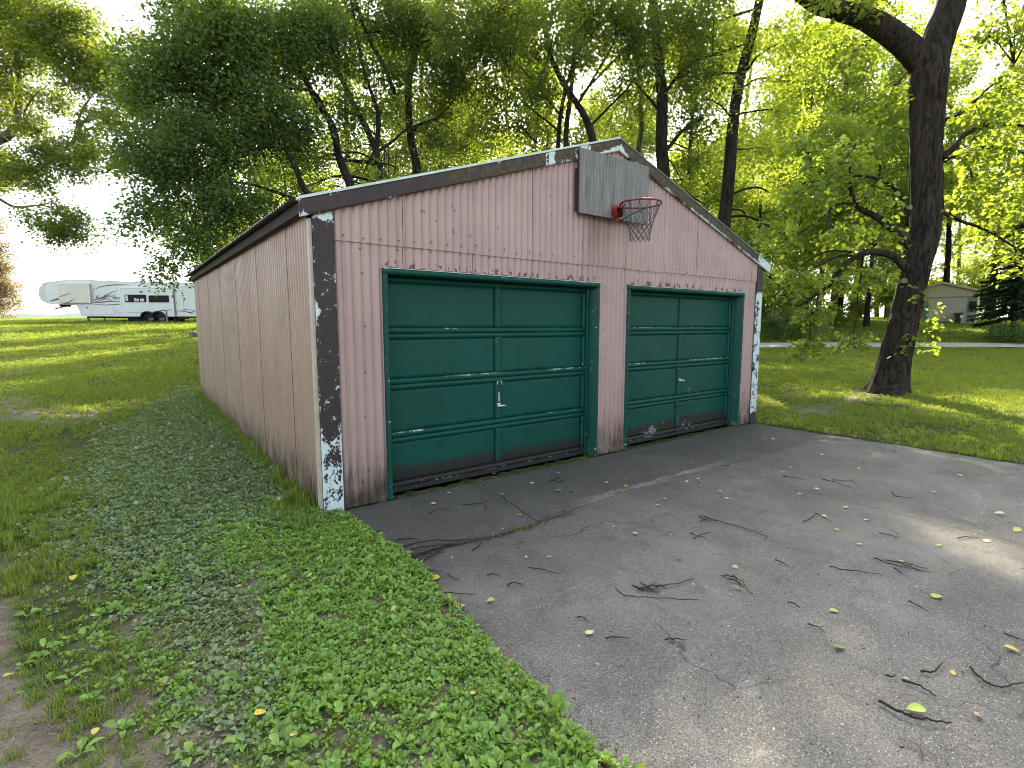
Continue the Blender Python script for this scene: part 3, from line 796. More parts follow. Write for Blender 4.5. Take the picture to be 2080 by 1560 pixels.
TREES={
'A':dict(paths=[([(4.33,10.17,1.65),(4.38,10.62,5.05),(4.11,11.02,6.46),(4.02,11.2,7.31),(3.7,11.54,8.04),(3.28,12.04,9.29),(2.91,12.5,10.56)],0.15,0.05),([(4.11,11.02,6.46),(3.75,10.77,7.26),(3.33,10.54,7.85),(2.66,10.4,7.76)],0.07,0.03),([(4.35,10.28,2.5),(3.4,10.3,4.73),(2.87,10.26,5.22),(2.65,10.25,5.75),(2.36,10.29,6.24),(1.59,10.44,6.81),(0.85,10.54,7.11)],0.11,0.03),([(2.36,10.29,6.24),(1.73,10.23,6.06),(0.94,10.25,5.57),(0.26,10.23,4.43)],0.05,0.02),([(3.4,10.3,4.73),(2.1,10.06,5.01),(1.24,10.22,5.15),(0.4,10.32,4.92)],0.05,0.02)],blobs=[(1.1,11.04,8.39,1.3,1.0),(0.09,11.64,7.29,1.17,1.0),(-0.3,12.05,8.15,0.74,1.0),(1.7,11.03,7.12,1.41,1.0),(0.48,10.63,5.81,1.2,1.0),(-0.29,10.77,4.45,0.82,1.0),(0.3,10.1,3.74,0.7,1.0),(-0.27,10.29,2.97,0.39,1.0),(-0.47,11.36,5.93,0.84,1.0),(2.7,11.85,9.31,1.44,1.0),(2.73,10.84,6.8,1.06,1.0),(1.15,9.93,4.38,0.72,1.0),(-1.03,11.01,4.01,0.3,1.0),(3.79,11.78,10.14,1.14,1.0),(0.94,12.66,10.1,1.2,1.0),(-0.23,10.74,5.48,0.7,1.0),(0.87,10.06,4.71,0.71,1.0),(2.12,10.24,4.68,0.64,1.0),(0.43,10.97,7.94,0.72,1.0),(1.45,10.89,9.25,0.99,1.0)]),
'B':dict(paths=[([(5.48,11.2,1.65),(5.63,11.65,5.7),(5.6,11.87,7.1),(5.08,12.51,8.78),(4.76,12.9,9.9),(4.63,13.26,11.77)],0.13,0.045),([(5.6,11.87,7.1),(5.71,11.94,8.19),(5.63,12.09,8.81),(5.41,12.41,9.9),(5.26,12.83,12.08)],0.08,0.04),([(5.6,11.87,7.1),(6.06,11.58,7.49),(6.46,11.33,7.85),(7.37,10.71,8.27)],0.05,0.02),([(6.18,11.7,8.97),(5.95,12.0,9.9),(5.74,12.24,10.4),(5.54,12.49,11.14),(5.36,12.73,11.92)],0.07,0.05)],blobs=[(4.55,12.41,9.8,1.06,1.0),(5.78,13.0,11.59,1.45,1.0),(6.08,11.86,9.59,0.94,1.0),(4.39,11.66,8.08,0.81,1.0),(3.7,11.98,6.62,0.59,1.0),(5.84,13.56,6.92,0.58,1.0),(7.0,14.06,7.75,0.61,1.0),(5.39,14.09,8.27,0.68,1.0),(3.86,13.67,6.14,0.65,1.0),(3.12,14.3,6.62,0.58,1.0),(6.92,12.72,6.75,0.48,1.0),(4.85,11.8,7.08,0.58,1.0),(6.79,12.2,11.27,1.13,1.0),(3.91,13.07,11.01,0.91,1.0),(5.96,12.44,8.55,0.73,1.0),(4.07,10.97,5.89,0.43,1.0)]),
'C':dict(paths=[([(7.01,11.93,1.66),(7.24,12.38,6.07),(7.29,12.51,7.22),(7.19,12.71,8.16),(7.24,12.91,9.8),(7.57,12.87,11.33),(7.77,12.99,13.2)],0.19,0.08),([(7.19,12.71,8.16),(7.45,12.57,8.53),(8.01,12.18,8.78),(8.77,11.76,9.8)],0.06,0.02)],blobs=[(7.42,11.7,11.11,1.29,1.0),(8.54,11.39,10.4,1.16,1.0),(8.2,12.14,9.46,0.85,1.0),(7.47,13.17,12.86,1.54,1.0),(8.03,9.97,11.01,1.21,1.0),(7.83,12.23,8.1,0.68,1.0),(9.43,13.59,8.45,0.57,1.0),(10.1,13.22,9.39,0.76,1.0),(8.63,14.11,7.88,0.46,1.0),(8.81,13.18,11.15,1.08,1.0),(8.46,9.52,10.1,0.91,1.0)]),
'E':dict(paths=[([(11.83,8.31,1.66),(12.17,8.67,6.07),(12.26,8.88,7.97),(12.11,9.1,8.78),(11.81,9.42,9.46),(11.46,9.81,10.31),(11.22,10.13,11.33),(11.14,10.43,13.03)],0.17,0.06),([(11.28,8.72,1.66),(11.49,9.19,6.07),(11.5,9.44,7.93),(11.72,9.49,9.46),(11.92,9.53,10.82),(12.01,9.6,11.84),(12.13,9.71,13.2)],0.11,0.05),([(10.88,9.03,1.66),(11.15,9.44,6.07),(11.29,9.6,7.93),(11.48,9.63,9.21),(11.89,9.53,10.65),(12.46,9.29,12.01),(13.02,9.04,13.2)],0.09,0.04),([(11.89,9.33,9.21),(12.4,9.07,10.14),(12.87,8.84,10.99),(13.3,8.65,11.92),(13.75,8.44,12.86)],0.06,0.02),([(12.02,9.27,9.55),(12.77,8.85,10.48),(13.65,8.31,11.41),(14.36,7.84,11.84)],0.05,0.015),([(12.23,8.98,8.53),(12.82,8.63,9.21),(13.56,8.2,10.14),(14.03,7.97,10.99)],0.05,0.015),([(11.49,9.57,8.78),(11.06,9.99,9.46),(10.57,10.47,10.31),(10.07,10.94,10.99)],0.045,0.015),([(11.39,9.57,8.27),(10.76,10.15,8.95),(10.12,10.72,9.63),(9.72,11.04,9.8)],0.04,0.012),([(10.69,10.05,7.93),(10.19,10.53,8.61),(9.69,11.0,9.29)],0.04,0.012)],blobs=[(9.99,9.74,10.95,1.21,1.0),(10.83,9.25,11.91,1.37,1.0),(9.39,10.58,9.24,0.91,1.0),(10.31,10.41,8.44,0.61,1.0),(12.73,8.39,11.55,1.16,1.0),(11.75,8.6,12.23,1.29,1.0),(13.58,8.21,10.31,0.94,1.0),(13.95,8.15,11.84,1.02,1.0),(8.42,8.96,10.42,0.88,1.0),(10.27,9.31,9.35,0.73,1.0),(13.23,9.02,9.68,0.61,1.0),(12.02,11.67,8.64,0.49,1.0),(14.94,10.83,9.38,0.56,1.0),(13.63,10.96,12.22,1.14,1.0),(11.74,12.25,11.27,0.95,1.0),(15.62,10.41,9.98,0.6,1.0),(9.48,11.01,8.27,0.51,1.0),(6.1,7.43,9.55,0.68,1.0),(7.39,7.1,9.6,0.77,1.0),(8.59,6.92,10.3,0.66,1.0),(6.73,7.04,10.11,0.86,1.0),(5.93,8.14,9.16,0.46,1.0),(10.62,7.85,9.8,0.68,1.0)]),
'G':dict(paths=[([(15.49,8.07,1.66),(15.77,8.5,6.18),(15.84,8.63,7.5),(15.87,8.8,8.82),(15.99,8.92,10.33),(15.98,9.17,12.03),(15.97,9.47,14.1),(15.98,9.67,15.61)],0.28,0.15),([(15.94,8.67,8.26),(16.27,8.48,8.73),(16.68,8.24,9.24),(17.24,7.87,9.58)],0.09,0.03),([(15.99,8.92,10.33),(16.59,8.6,11.27),(17.24,8.19,11.84),(18.01,7.64,12.03)],0.08,0.02),([(15.93,8.88,9.77),(15.48,9.33,10.52),(15.2,9.59,10.9),(14.76,9.95,11.09)],0.06,0.02)],blobs=[(15.81,8.09,12.4,1.44,1.0),(16.73,7.81,10.85,1.11,1.0),(16.05,9.46,14.48,1.71,1.0),(17.23,7.86,9.39,0.85,1.0),(15.84,9.91,12.1,1.07,1.0),(17.67,8.13,13.73,1.33,1.0),(16.68,8.08,8.07,0.53,1.0),(18.23,9.35,7.47,0.54,1.0),(19.71,9.68,8.82,0.87,1.0),(17.31,10.56,11.2,0.94,1.0),(18.43,9.61,10.37,0.83,1.0),(19.93,9.24,6.87,0.65,1.0),(15.08,10.06,13.54,1.14,1.0)]),
'F':dict(paths=[([(17.02,10.7,1.66),(17.43,11.25,7.73),(17.58,11.35,9.25),(17.78,11.35,10.34),(17.85,11.48,11.64),(17.84,11.73,13.37),(17.9,11.99,15.54)],0.15,0.06)],blobs=[(18.66,12.61,15.01,1.37,1.0),(18.71,12.29,12.98,0.91,1.0),(18.4,13.02,16.6,1.59,1.0)]),
'H':dict(paths=[([(17.76,7.62,1.66),(18.16,7.66,4.04),(18.51,7.63,5.72),(18.8,7.68,7.6),(19.05,7.77,9.58),(19.37,7.78,11.36),(19.97,7.64,13.54),(20.41,7.56,15.32)],0.29,0.17),([(19.43,7.75,11.46),(19.73,7.59,11.95),(20.17,7.35,12.55),(21.09,6.74,13.14)],0.08,0.02),([(18.75,7.61,6.81),(19.25,7.27,7.1),(19.81,6.86,7.16),(20.34,6.41,6.81)],0.06,0.02),([(19.27,7.8,10.97),(20.02,7.32,11.56),(20.97,6.59,11.46),(21.75,5.96,11.16)],0.06,0.02),([(19.11,7.75,9.78),(18.83,8.05,10.37),(18.38,8.44,10.77)],0.05,0.02)],blobs=[(19.96,6.98,13.26,1.56,1.0),(20.27,5.91,11.84,1.14,1.0),(19.56,8.03,14.13,1.59,1.0),(20.36,6.21,9.97,1.07,1.0),(19.84,7.07,8.79,0.8,1.0),(21.51,5.81,13.26,1.17,1.0),(19.84,7.4,11.16,0.9,1.0),(21.07,6.06,8.19,0.8,1.0),(20.02,6.65,6.81,0.6,1.0),(21.28,8.14,6.22,0.65,1.0),(22.3,7.31,5.78,0.74,1.0),(21.59,8.18,8.17,0.79,1.0),(20.95,9.15,11.64,0.87,1.0),(21.73,6.71,7.47,0.83,1.0),(20.45,11.2,14.56,1.71,1.0),(22.38,11.24,16.28,1.9,1.0),(19.67,10.17,12.07,1.31,1.0),(23.27,10.84,18.16,2.13,1.0),(19.56,9.77,13.12,1.49,1.0)]),
'TL':dict(paths=[([(-7.87,26.9,1.56),(-7.34,26.95,4.83),(-6.29,26.53,7.4),(-5.16,25.87,8.79),(-4.32,25.33,9.38),(-3.96,25.21,10.47),(-3.87,25.4,12.35),(-3.86,25.68,14.33)],0.28,0.07),([(-5.16,25.87,8.79),(-4.9,25.88,10.17),(-4.37,25.59,10.97),(-4.1,25.29,10.27)],0.06,0.03),([(-4.33,25.32,9.28),(-3.92,25.03,9.38),(-3.75,25.02,10.27),(-3.34,24.81,10.97),(-3.0,24.6,11.26)],0.06,0.02),([(-3.96,25.21,10.47),(-4.26,25.57,11.46),(-4.52,25.89,12.35),(-4.52,26.06,13.54)],0.06,0.02),([(-6.29,26.53,7.4),(-5.05,25.68,8.0),(-3.63,24.6,7.9),(-2.27,23.74,9.08),(-1.99,23.63,9.78),(-1.17,23.05,10.07),(-0.77,22.76,10.17)],0.13,0.02),([(-2.27,23.74,9.08),(-1.96,23.66,10.17),(-1.51,23.43,10.97),(-1.12,23.28,11.95)],0.06,0.02),([(-6.3,26.51,7.2),(-5.13,25.58,6.91),(-4.36,24.94,6.41),(-3.41,24.23,6.45),(-2.8,23.71,6.02)],0.08,0.02)],blobs=[(-3.11,23.75,13.54,1.42,1.0),(-1.91,22.82,13.35,0.91,1.0),(-2.43,23.07,12.41,1.14,1.0),(-1.4,22.24,12.03,0.91,1.0),(-3.78,25.39,12.75,1.2,1.0),(-1.9,22.52,11.27,0.85,1.0),(-1.09,21.85,10.9,0.85,1.0),(-2.79,24.37,10.77,0.8,1.0),(-0.82,21.1,11.49,0.74,1.0),(-3.6,24.19,9.58,0.66,1.0),(-4.27,23.79,7.69,0.87,1.0),(-3.02,22.93,8.26,0.87,1.0),(-1.93,22.16,8.64,0.68,1.0),(-1.48,21.97,9.67,0.57,1.0),(-2.3,22.31,7.69,0.65,1.0),(-1.36,21.0,7.91,0.81,1.0),(-3.38,23.07,7.32,0.65,1.0),(-0.84,20.14,9.0,0.65,1.0),(-2.59,22.23,5.52,0.65,1.0),(-3.79,23.16,5.81,0.46,1.0),(-2.78,22.29,5.01,0.46,1.0),(-3.36,22.78,5.39,0.46,1.0),(-2.2,21.97,5.81,0.38,1.0),(-3.01,22.62,6.09,0.42,1.0),(-2.17,21.85,5.15,0.38,1.0),(-4.46,27.45,14.73,1.67,1.0),(-5.37,27.63,11.2,1.88,1.0),(-5.88,27.64,8.51,1.67,1.0),(-4.48,24.45,11.27,0.95,1.0),(-0.07,19.96,11.87,0.54,1.0),(-0.47,19.35,9.85,0.63,1.0)]),
}
T1={'trunk':[(13.2,-0.02,-0.13),(13.3,-0.05,0.25),(13.48,-0.08,1.01),(13.73,-0.14,1.88),(14.0,-0.18,3.05),(14.24,-0.23,3.99),(14.38,-0.07,5.86),(14.56,0.04,7.61),(14.78,-0.01,8.43),(15.1,-0.12,9.36),(15.34,-0.15,10.42)],'limbs':[([(14.49,0.13,7.9),(14.25,0.36,8.2),(13.81,0.75,8.64),(13.36,1.13,8.96),(12.9,1.5,9.13),(12.49,1.84,9.31),(12.01,2.27,9.83)],0.3,0.19),([(14.4,-0.38,5.54),(14.68,-0.55,5.85),(14.91,-0.68,6.11),(15.45,-1.06,6.31),(16.09,-1.56,6.23)],0.085,0.03),([(14.91,-0.25,5.57),(15.38,-0.58,5.81),(15.87,-0.93,5.93),(16.62,-1.51,5.83)],0.06,0.03),([(13.18,-0.26,3.43),(12.86,0.03,3.82),(12.53,0.33,4.15),(12.23,0.59,4.41),(12.21,0.69,4.99),(12.22,0.77,5.65)],0.1,0.03),([(12.0,0.5,4.36),(11.69,0.73,4.29),(11.36,0.93,3.94),(10.75,1.31,3.45)],0.035,0.012),([(12.84,-0.34,2.91),(12.62,-0.13,3.18),(12.32,0.1,3.27),(11.98,0.35,3.2),(11.59,0.6,2.85),(11.35,0.73,2.52),(11.02,0.94,2.25),(10.76,1.11,2.06)],0.1,0.02),([(11.76,0.27,3.17),(11.39,0.54,3.15),(10.85,0.89,2.78),(10.25,1.27,2.29)],0.03,0.01),([(11.66,0.35,3.24),(11.22,0.68,3.24),(10.68,1.03,2.88),(10.31,1.26,2.51)],0.025,0.01),([(11.02,0.94,2.25),(11.01,0.89,1.87),(11.02,0.84,1.54),(10.91,0.87,1.16),(10.68,1.0,0.83)],0.018,0.006),([(13.2,-0.19,4.1),(13.09,-0.04,4.54),(12.88,0.15,4.82),(12.58,0.4,4.99),(11.96,0.88,5.04),(11.51,1.22,5.04)],0.06,0.015),([(12.19,0.32,3.19),(12.14,0.3,2.75),(12.06,0.29,2.31),(12.0,0.26,1.76),(11.81,0.32,1.21),(11.49,0.54,1.01)],0.02,0.006),([(14.83,-0.36,4.38),(15.27,-0.73,4.14),(15.73,-1.11,3.91),(16.45,-1.74,3.31)],0.05,0.02),([(15.16,-0.05,6.6),(15.61,-0.36,6.84),(16.13,-0.68,7.32),(16.76,-1.05,8.04)],0.06,0.02)],'blobs':[(11.63,0.76,5.12,0.55,1.0),(10.87,1.02,4.63,0.54,1.0),(10.27,1.2,3.65,0.47,1.0),(11.47,1.34,5.65,0.5,1.0),(12.13,0.58,5.58,0.44,1.0),(11.54,0.63,3.71,0.33,1.0),(10.67,1.02,2.72,0.39,1.0),(11.58,0.59,2.74,0.37,1.0),(10.98,0.79,1.86,0.33,1.0),(12.41,0.21,4.49,0.33,1.0),(12.32,0.16,2.75,0.29,1.0),(9.95,1.31,2.7,0.38,1.0),(10.85,0.8,1.21,0.15,1.0),(11.91,0.27,1.32,0.16,1.0),(12.44,0.08,3.73,0.26,1.0),(15.19,-0.83,6.59,0.58,1.0),(15.88,-1.26,7.17,0.69,1.0),(15.88,-1.2,5.86,0.59,1.0),(16.42,-1.61,4.95,0.71,1.0),(15.52,-0.8,4.98,0.43,1.0),(15.93,-1.24,4.02,0.54,1.0),(16.41,-1.7,3.31,0.6,1.0),(15.11,-0.65,5.62,0.35,1.0),(16.39,-1.06,8.72,0.71,1.0),(16.41,-0.4,9.0,0.44,1.0),(13.94,0.69,7.11,0.36,1.0),(13.67,1.3,8.17,0.49,1.0),(13.19,0.79,9.23,0.68,1.0),(11.7,1.13,9.06,0.54,1.0),(10.56,1.59,9.74,0.94,1.0),(13.5,0.83,11.15,1.37,1.0),(16.13,-0.37,11.27,1.43,1.0),(18.04,-1.52,9.74,1.36,1.0),(17.53,-2.1,6.52,1.2,1.0),(9.09,2.07,9.76,0.9,1.0)]}
TWIGS=[[[1.218,-3.764],[1.213,-3.88],[1.303,-3.992]],[[1.463,-3.778],[1.474,-3.84],[1.453,-3.903]],[[1.823,-3.942],[1.756,-3.999],[1.758,-4.062],[1.888,-4.119]],[[1.601,-3.81],[1.653,-3.849],[1.766,-3.853]],[[1.044,-3.892],[1.065,-3.953],[1.047,-4.011]],[[1.062,-3.951],[1.003,-3.97]],[[1.592,-3.306],[1.605,-3.351],[1.583,-3.402]],[[2.31,-3.56],[2.304,-3.61],[2.272,-3.664]],[[2.825,-3.213],[2.802,-3.337],[2.872,-3.522]],[[2.85,-3.279],[2.887,-3.383],[2.919,-3.497]],[[2.751,-3.353],[2.685,-3.424]],[[2.886,-3.326],[2.841,-3.456],[2.833,-3.485]],[[2.414,-3.09],[2.478,-3.2],[2.585,-3.349]],[[2.232,-2.815],[2.228,-2.868],[2.188,-2.92]],[[1.042,-2.412],[1.018,-2.504],[1.1,-2.594],[1.335,-2.806]],[[1.258,-2.544],[1.378,-2.603],[1.539,-2.629]],[[1.15,-2.478],[1.184,-2.564],[1.315,-2.556]],[[1.229,-2.451],[1.199,-2.545],[1.194,-2.63]],[[1.136,-2.512],[1.268,-2.536],[1.292,-2.6]],[[1.229,-2.491],[1.204,-2.586],[1.228,-2.611]],[[1.152,-2.448],[1.177,-2.513],[1.317,-2.517]],[[1.721,-2.715],[1.773,-2.788],[1.726,-2.88]],[[1.717,-2.762],[1.724,-2.832],[1.658,-2.964]],[[1.797,-2.756],[1.712,-2.839],[1.683,-2.872]],[[2.556,-2.003],[2.515,-2.086],[2.518,-2.143]],[[2.446,-2.089],[2.545,-2.08],[2.588,-2.113]],[[2.583,-2.023],[2.558,-2.118],[2.598,-2.336],[2.594,-2.579]],[[2.171,-2.177],[2.167,-2.258],[2.188,-2.309]],[[2.098,-2.253],[2.217,-2.248],[2.298,-2.26]],[[0.787,-1.875],[0.848,-1.956],[0.894,-2.077]],[[0.526,-1.977],[0.578,-1.97],[0.603,-2.004],[0.611,-2.049]],[[0.503,-1.791],[0.55,-1.809],[0.566,-1.88]],[[0.847,-2.925],[0.895,-2.956],[0.934,-3.001]],[[0.61,-2.731],[0.662,-2.759],[0.702,-2.805]],[[0.626,-2.501],[0.65,-2.52],[0.641,-2.579]],[[0.117,-1.768],[0.205,-1.856],[0.306,-1.947]],[[0.097,-1.896],[0.126,-2.017],[0.113,-2.146]],[[0.129,-1.899],[0.159,-1.99],[0.153,-2.07]],[[0.19,-1.426],[0.235,-1.495],[0.267,-1.571]],[[0.307,-1.618],[0.304,-1.699],[0.324,-1.746]],[[0.26,-1.048],[0.414,-1.065],[0.556,-1.15],[0.715,-1.247]],[[0.281,-1.127],[0.435,-1.179],[0.628,-1.281]],[[0.287,-1.234],[0.448,-1.231],[0.599,-1.259]],[[0.234,-1.263],[0.343,-1.276],[0.436,-1.326]],[[0.265,-0.908],[0.348,-0.948],[0.404,-1.001]],[[0.277,-1.344],[0.385,-1.308],[0.572,-1.195]],[[0.632,-1.412],[0.721,-1.373],[0.769,-1.321]],[[4.31,-1.869],[4.379,-1.966],[4.391,-2.086]],[[4.554,-2.165],[4.544,-2.288],[4.485,-2.47]],[[4.618,-2.235],[4.642,-2.297],[4.728,-2.405]],[[4.645,-2.766],[4.518,-2.836],[4.58,-2.936]],[[3.72,-3.473],[3.832,-3.522],[3.871,-3.587]],[[3.131,-2.604],[3.265,-2.608],[3.416,-2.592],[3.298,-2.756]],[[3.358,-3.07],[3.382,-3.112],[3.389,-3.201]],[[1.083,-0.542],[1.248,-0.617],[1.438,-0.518]],[[0.726,-0.553],[0.847,-0.508],[0.922,-0.595]],[[2.243,-0.426],[2.235,-0.529],[2.341,-0.566]],[[2.173,-0.483],[2.351,-0.44],[2.239,-0.638]],[[0.153,-0.547],[0.189,-0.612],[0.231,-0.68]],[[1.442,-3.721],[1.452,-3.741],[1.471,-3.747]],[[1.739,-3.131],[1.742,-3.18],[1.725,-3.207]],[[2.331,-3.976],[2.325,-4.015],[2.327,-4.049]]]
LEAVES=[[2.529,-3.641,'lime',0.075],[1.287,-3.877,'lime',0.07],[1.506,-3.498,'olive',0.06],[1.857,-3.333,'yg',0.05],[2.179,-4.03,'yellow',0.06],[2.825,-3.373,'yellow',0.07],[1.917,-2.698,'yg',0.05],[1.655,-2.865,'green',0.045],[1.724,-2.394,'olive',0.045],[2.508,-1.614,'yellow',0.06],[2.69,-1.548,'yg',0.05],[3.174,-1.896,'yg',0.05],[3.175,-2.834,'yg',0.05],[3.407,-2.644,'pale',0.05],[3.804,-2.67,'yg',0.06],[3.613,-2.898,'pale',0.05],[0.88,-0.356,'yellow',0.05],[1.549,-0.511,'yellow',0.045],[1.344,-1.048,'yg',0.05],[0.213,-1.623,'yellow',0.06],[0.156,-1.926,'orange',0.05],[0.168,-2.003,'yg',0.06],[0.342,-2.059,'yg',0.05],[0.582,-2.644,'pale',0.05],[0.096,-2.463,'yg',0.06],[0.077,-2.606,'orange',0.05],[2.135,-0.858,'yg',0.06],[2.051,-0.757,'green',0.08],[1.151,-0.174,'pale',0.04],[2.643,-0.857,'yellow',0.05],[2.716,-1.059,'yellow',0.05],[3.445,-1.418,'yg',0.05],[3.342,-1.34,'pale',0.05],[3.531,-1.35,'pale',0.04],[3.306,-1.739,'pale',0.05],[5.342,-2.233,'yg',0.05],[3.875,-2.243,'yg',0.05],[6.686,-2.158,'pale',0.06],[5.913,-3.005,'yellow',0.06],[4.977,-3.016,'orange',0.06],[4.695,-3.54,'pale',0.07],[4.32,-3.708,'yg',0.07],[1.495,-3.782,'pale',0.03],[1.459,-4.042,'orange',0.035],[1.717,-3.902,'yellow',0.03],[2.008,-0.401,'pale',0.05],[1.598,-0.028,'olive',0.05],[2.476,-0.301,'pale',0.05],[1.897,0.111,'yellow',0.06],[1.823,-1.927,'pale',0.05],[1.014,-1.821,'yg',0.03],[0.883,-1.722,'yg',0.03],[4.156,-2.282,'pale',0.05],[4.502,-1.777,'pale',0.05],[4.776,-1.729,'pale',0.04],[6.103,-0.869,'pale',0.06],[6.018,-0.805,'pale',0.06],[3.853,-3.619,'pale',0.05],[3.448,-3.425,'yg',0.04],[3.004,-3.058,'pale',0.04],[5.715,-1.688,'pale',0.06]]
LAWN_LEAVES=[[-1.652,-0.323,'yellow',0.09],[-0.451,-1.188,'yg',0.06],[-0.435,-1.239,'yellow',0.05],[-0.959,-2.29,'yellow',0.08],[-0.879,-2.49,'orange',0.06],[-1.496,-1.996,'yellow',0.06],[-1.821,-1.349,'orange',0.06],[-1.273,-0.773,'orange',0.05],[-0.84,-1.07,'yellow',0.06],[-0.712,-0.483,'yg',0.06],[-2.245,2.147,'pale',0.05],[-1.536,-0.953,'pale',0.05],[-1.149,-1.749,'orange',0.05],[-0.19,-1.875,'yg',0.06],[-0.201,-2.711,'orange',0.04]]
PLANTS=[[0.027,-2.998],[-0.206,-2.936],[-0.112,-2.733],[-1.219,-2.307],[-1.546,-2.046],[-1.411,-1.998],[-1.6,-1.474],[-1.722,-1.134],[-1.826,-0.644],[-1.266,-2.075],[-0.686,-2.098],[-0.308,-2.949],[-0.96,-1.732],[-0.594,-2.167],[-0.539,-2.449],[-0.313,-2.421],[-0.342,-2.703],[-0.54,-2.745],[-0.497,-1.956],[-0.837,-2.261],[-1.029,-2.043],[-1.029,-2.377]]
PUFFS=[[-0.818,4.676],[-0.504,2.806],[-1.253,3.339],[-0.771,2.315],[-1.838,2.132],[-1.31,0.979],[-0.312,0.258],[-0.258,0.403],[-1.643,5.43],[-1.516,10.958]]
# ------------------------------------------------------------------ leaves and trees
def leaf_arrays(C, A, N, L, Wd, fold=.18, broad=False):
    """C centres (base), A axis, N normal, L length, Wd width -> V,F (2 or 4 triangles per leaf)"""
    A = A / (np.linalg.norm(A, axis=1, keepdims=True) + 1e-9)
    N = N - A * (N * A).sum(1, keepdims=True); N /= np.linalg.norm(N, axis=1, keepdims=True) + 1e-9
    B = np.cross(A, N); L = L[:, None]; Wd = Wd[:, None]
    n = len(C)
    if not broad:
        V = np.stack([C, C + A * L * .42 + B * Wd * .5 + N * Wd * fold, C + A * L - N * L * .08, C + A * L * .42 - B * Wd * .5 + N * Wd * fold], 1)
        f = np.array([(0, 1, 2), (0, 2, 3)])
    else:
        V = np.stack([C, C + A * L * .22 + B * Wd * .48 + N * Wd * fold, C + A * L * .62 + B * Wd * .40 + N * Wd * fold * .6, C + A * L - N * L * .14,
                      C + A * L * .62 - B * Wd * .40 + N * Wd * fold * .6, C + A * L * .22 - B * Wd * .48 + N * Wd * fold], 1)
        f = np.array([(0, 1, 2), (0, 2, 3), (0, 3, 4), (0, 4, 5)])
    k = V.shape[1]
    F = (f[None] + (np.arange(n) * k)[:, None, None]).reshape(-1, 3)
    return V.reshape(-1, 3), F, k

def spray(P, per, rad, flat, size, droop=.35, broad=False, seed=0, aspect=.62):
    """leaf sprays round cluster points P"""
    g = np.random.default_rng(seed)
    n = len(P) * per
    c = np.repeat(P, per, 0)
    a = g.uniform(0, 2 * np.pi, n); r = rad * np.sqrt(g.uniform(0, 1, n)) * np.repeat(g.uniform(.6, 1.25, len(P)), per)
    tx = np.repeat(g.normal(0, .35, (len(P), 2)), per, 0)
    dx, dy = r * np.cos(a), r * np.sin(a)
    off = np.stack([dx, dy, g.normal(0, flat, n) + dx * tx[:, 0] + dy * tx[:, 1] - droop * r * r / rad], -1)
    ax = np.stack([np.cos(a + g.normal(0, .8, n)), np.sin(a + g.normal(0, .8, n)), g.normal(-.35, .45, n)], -1)
    nn = np.stack([g.normal(0, .55, n), g.normal(0, .55, n), np.full(n, .8)], -1)
    L = size * g.uniform(.6, 1.25, n)
    V, F, k = leaf_arrays(c + off, ax, nn, L, L * aspect * g.uniform(.8, 1.2, n), .16, broad)
    v = np.clip(np.repeat(g.uniform(.1, .9, len(P)), per) * .6 + g.uniform(0, 1, n) * .4, 0, 1)
    return V, F, np.repeat(v, k)

def in_blob(g, b, n):
    d = g.normal(0, 1, (n, 3)); d /= np.linalg.norm(d, axis=1, keepdims=True)
    r = g.uniform(.15, 1, n) ** .5
    return np.array(b[:3]) + d * (r * b[3])[:, None] * np.array([1, 1, .8])

SUNGAPS = (((3.75, -4.05), (4.6, -4.5), .85), ((-2.7, 5.7), (.1, 9.3), .60), ((-4.6, 9.5), (-1.5, 12.5), .55), ((10.3, 2.0), (12.2, 3.4), 1.0), ((10.8, 5.2), (13.5, 6.5), .8), ((-5, 17), (1, 20), 1.0))  # strips to be sunlit; crowns are thinned along the sun rays to them
def sun_open(P, g):
    """openings carved out of the crowns so sunlight lands on chosen ground strips"""
    q = P[:, :2] - np.array([sdir.x, sdir.y]) * (P[:, 2] / sdir.z)[:, None]
    keep = np.ones(len(P), bool)
    for a, b, r in SUNGAPS:
        a = np.array(a); d = np.array(b) - a; t = np.clip(((q - a) @ d) / (d @ d), 0, 1)
        keep &= ~((np.linalg.norm(q - a - t[:, None] * d, axis=1) < r) & (g.random(len(P)) < .92))
    return keep

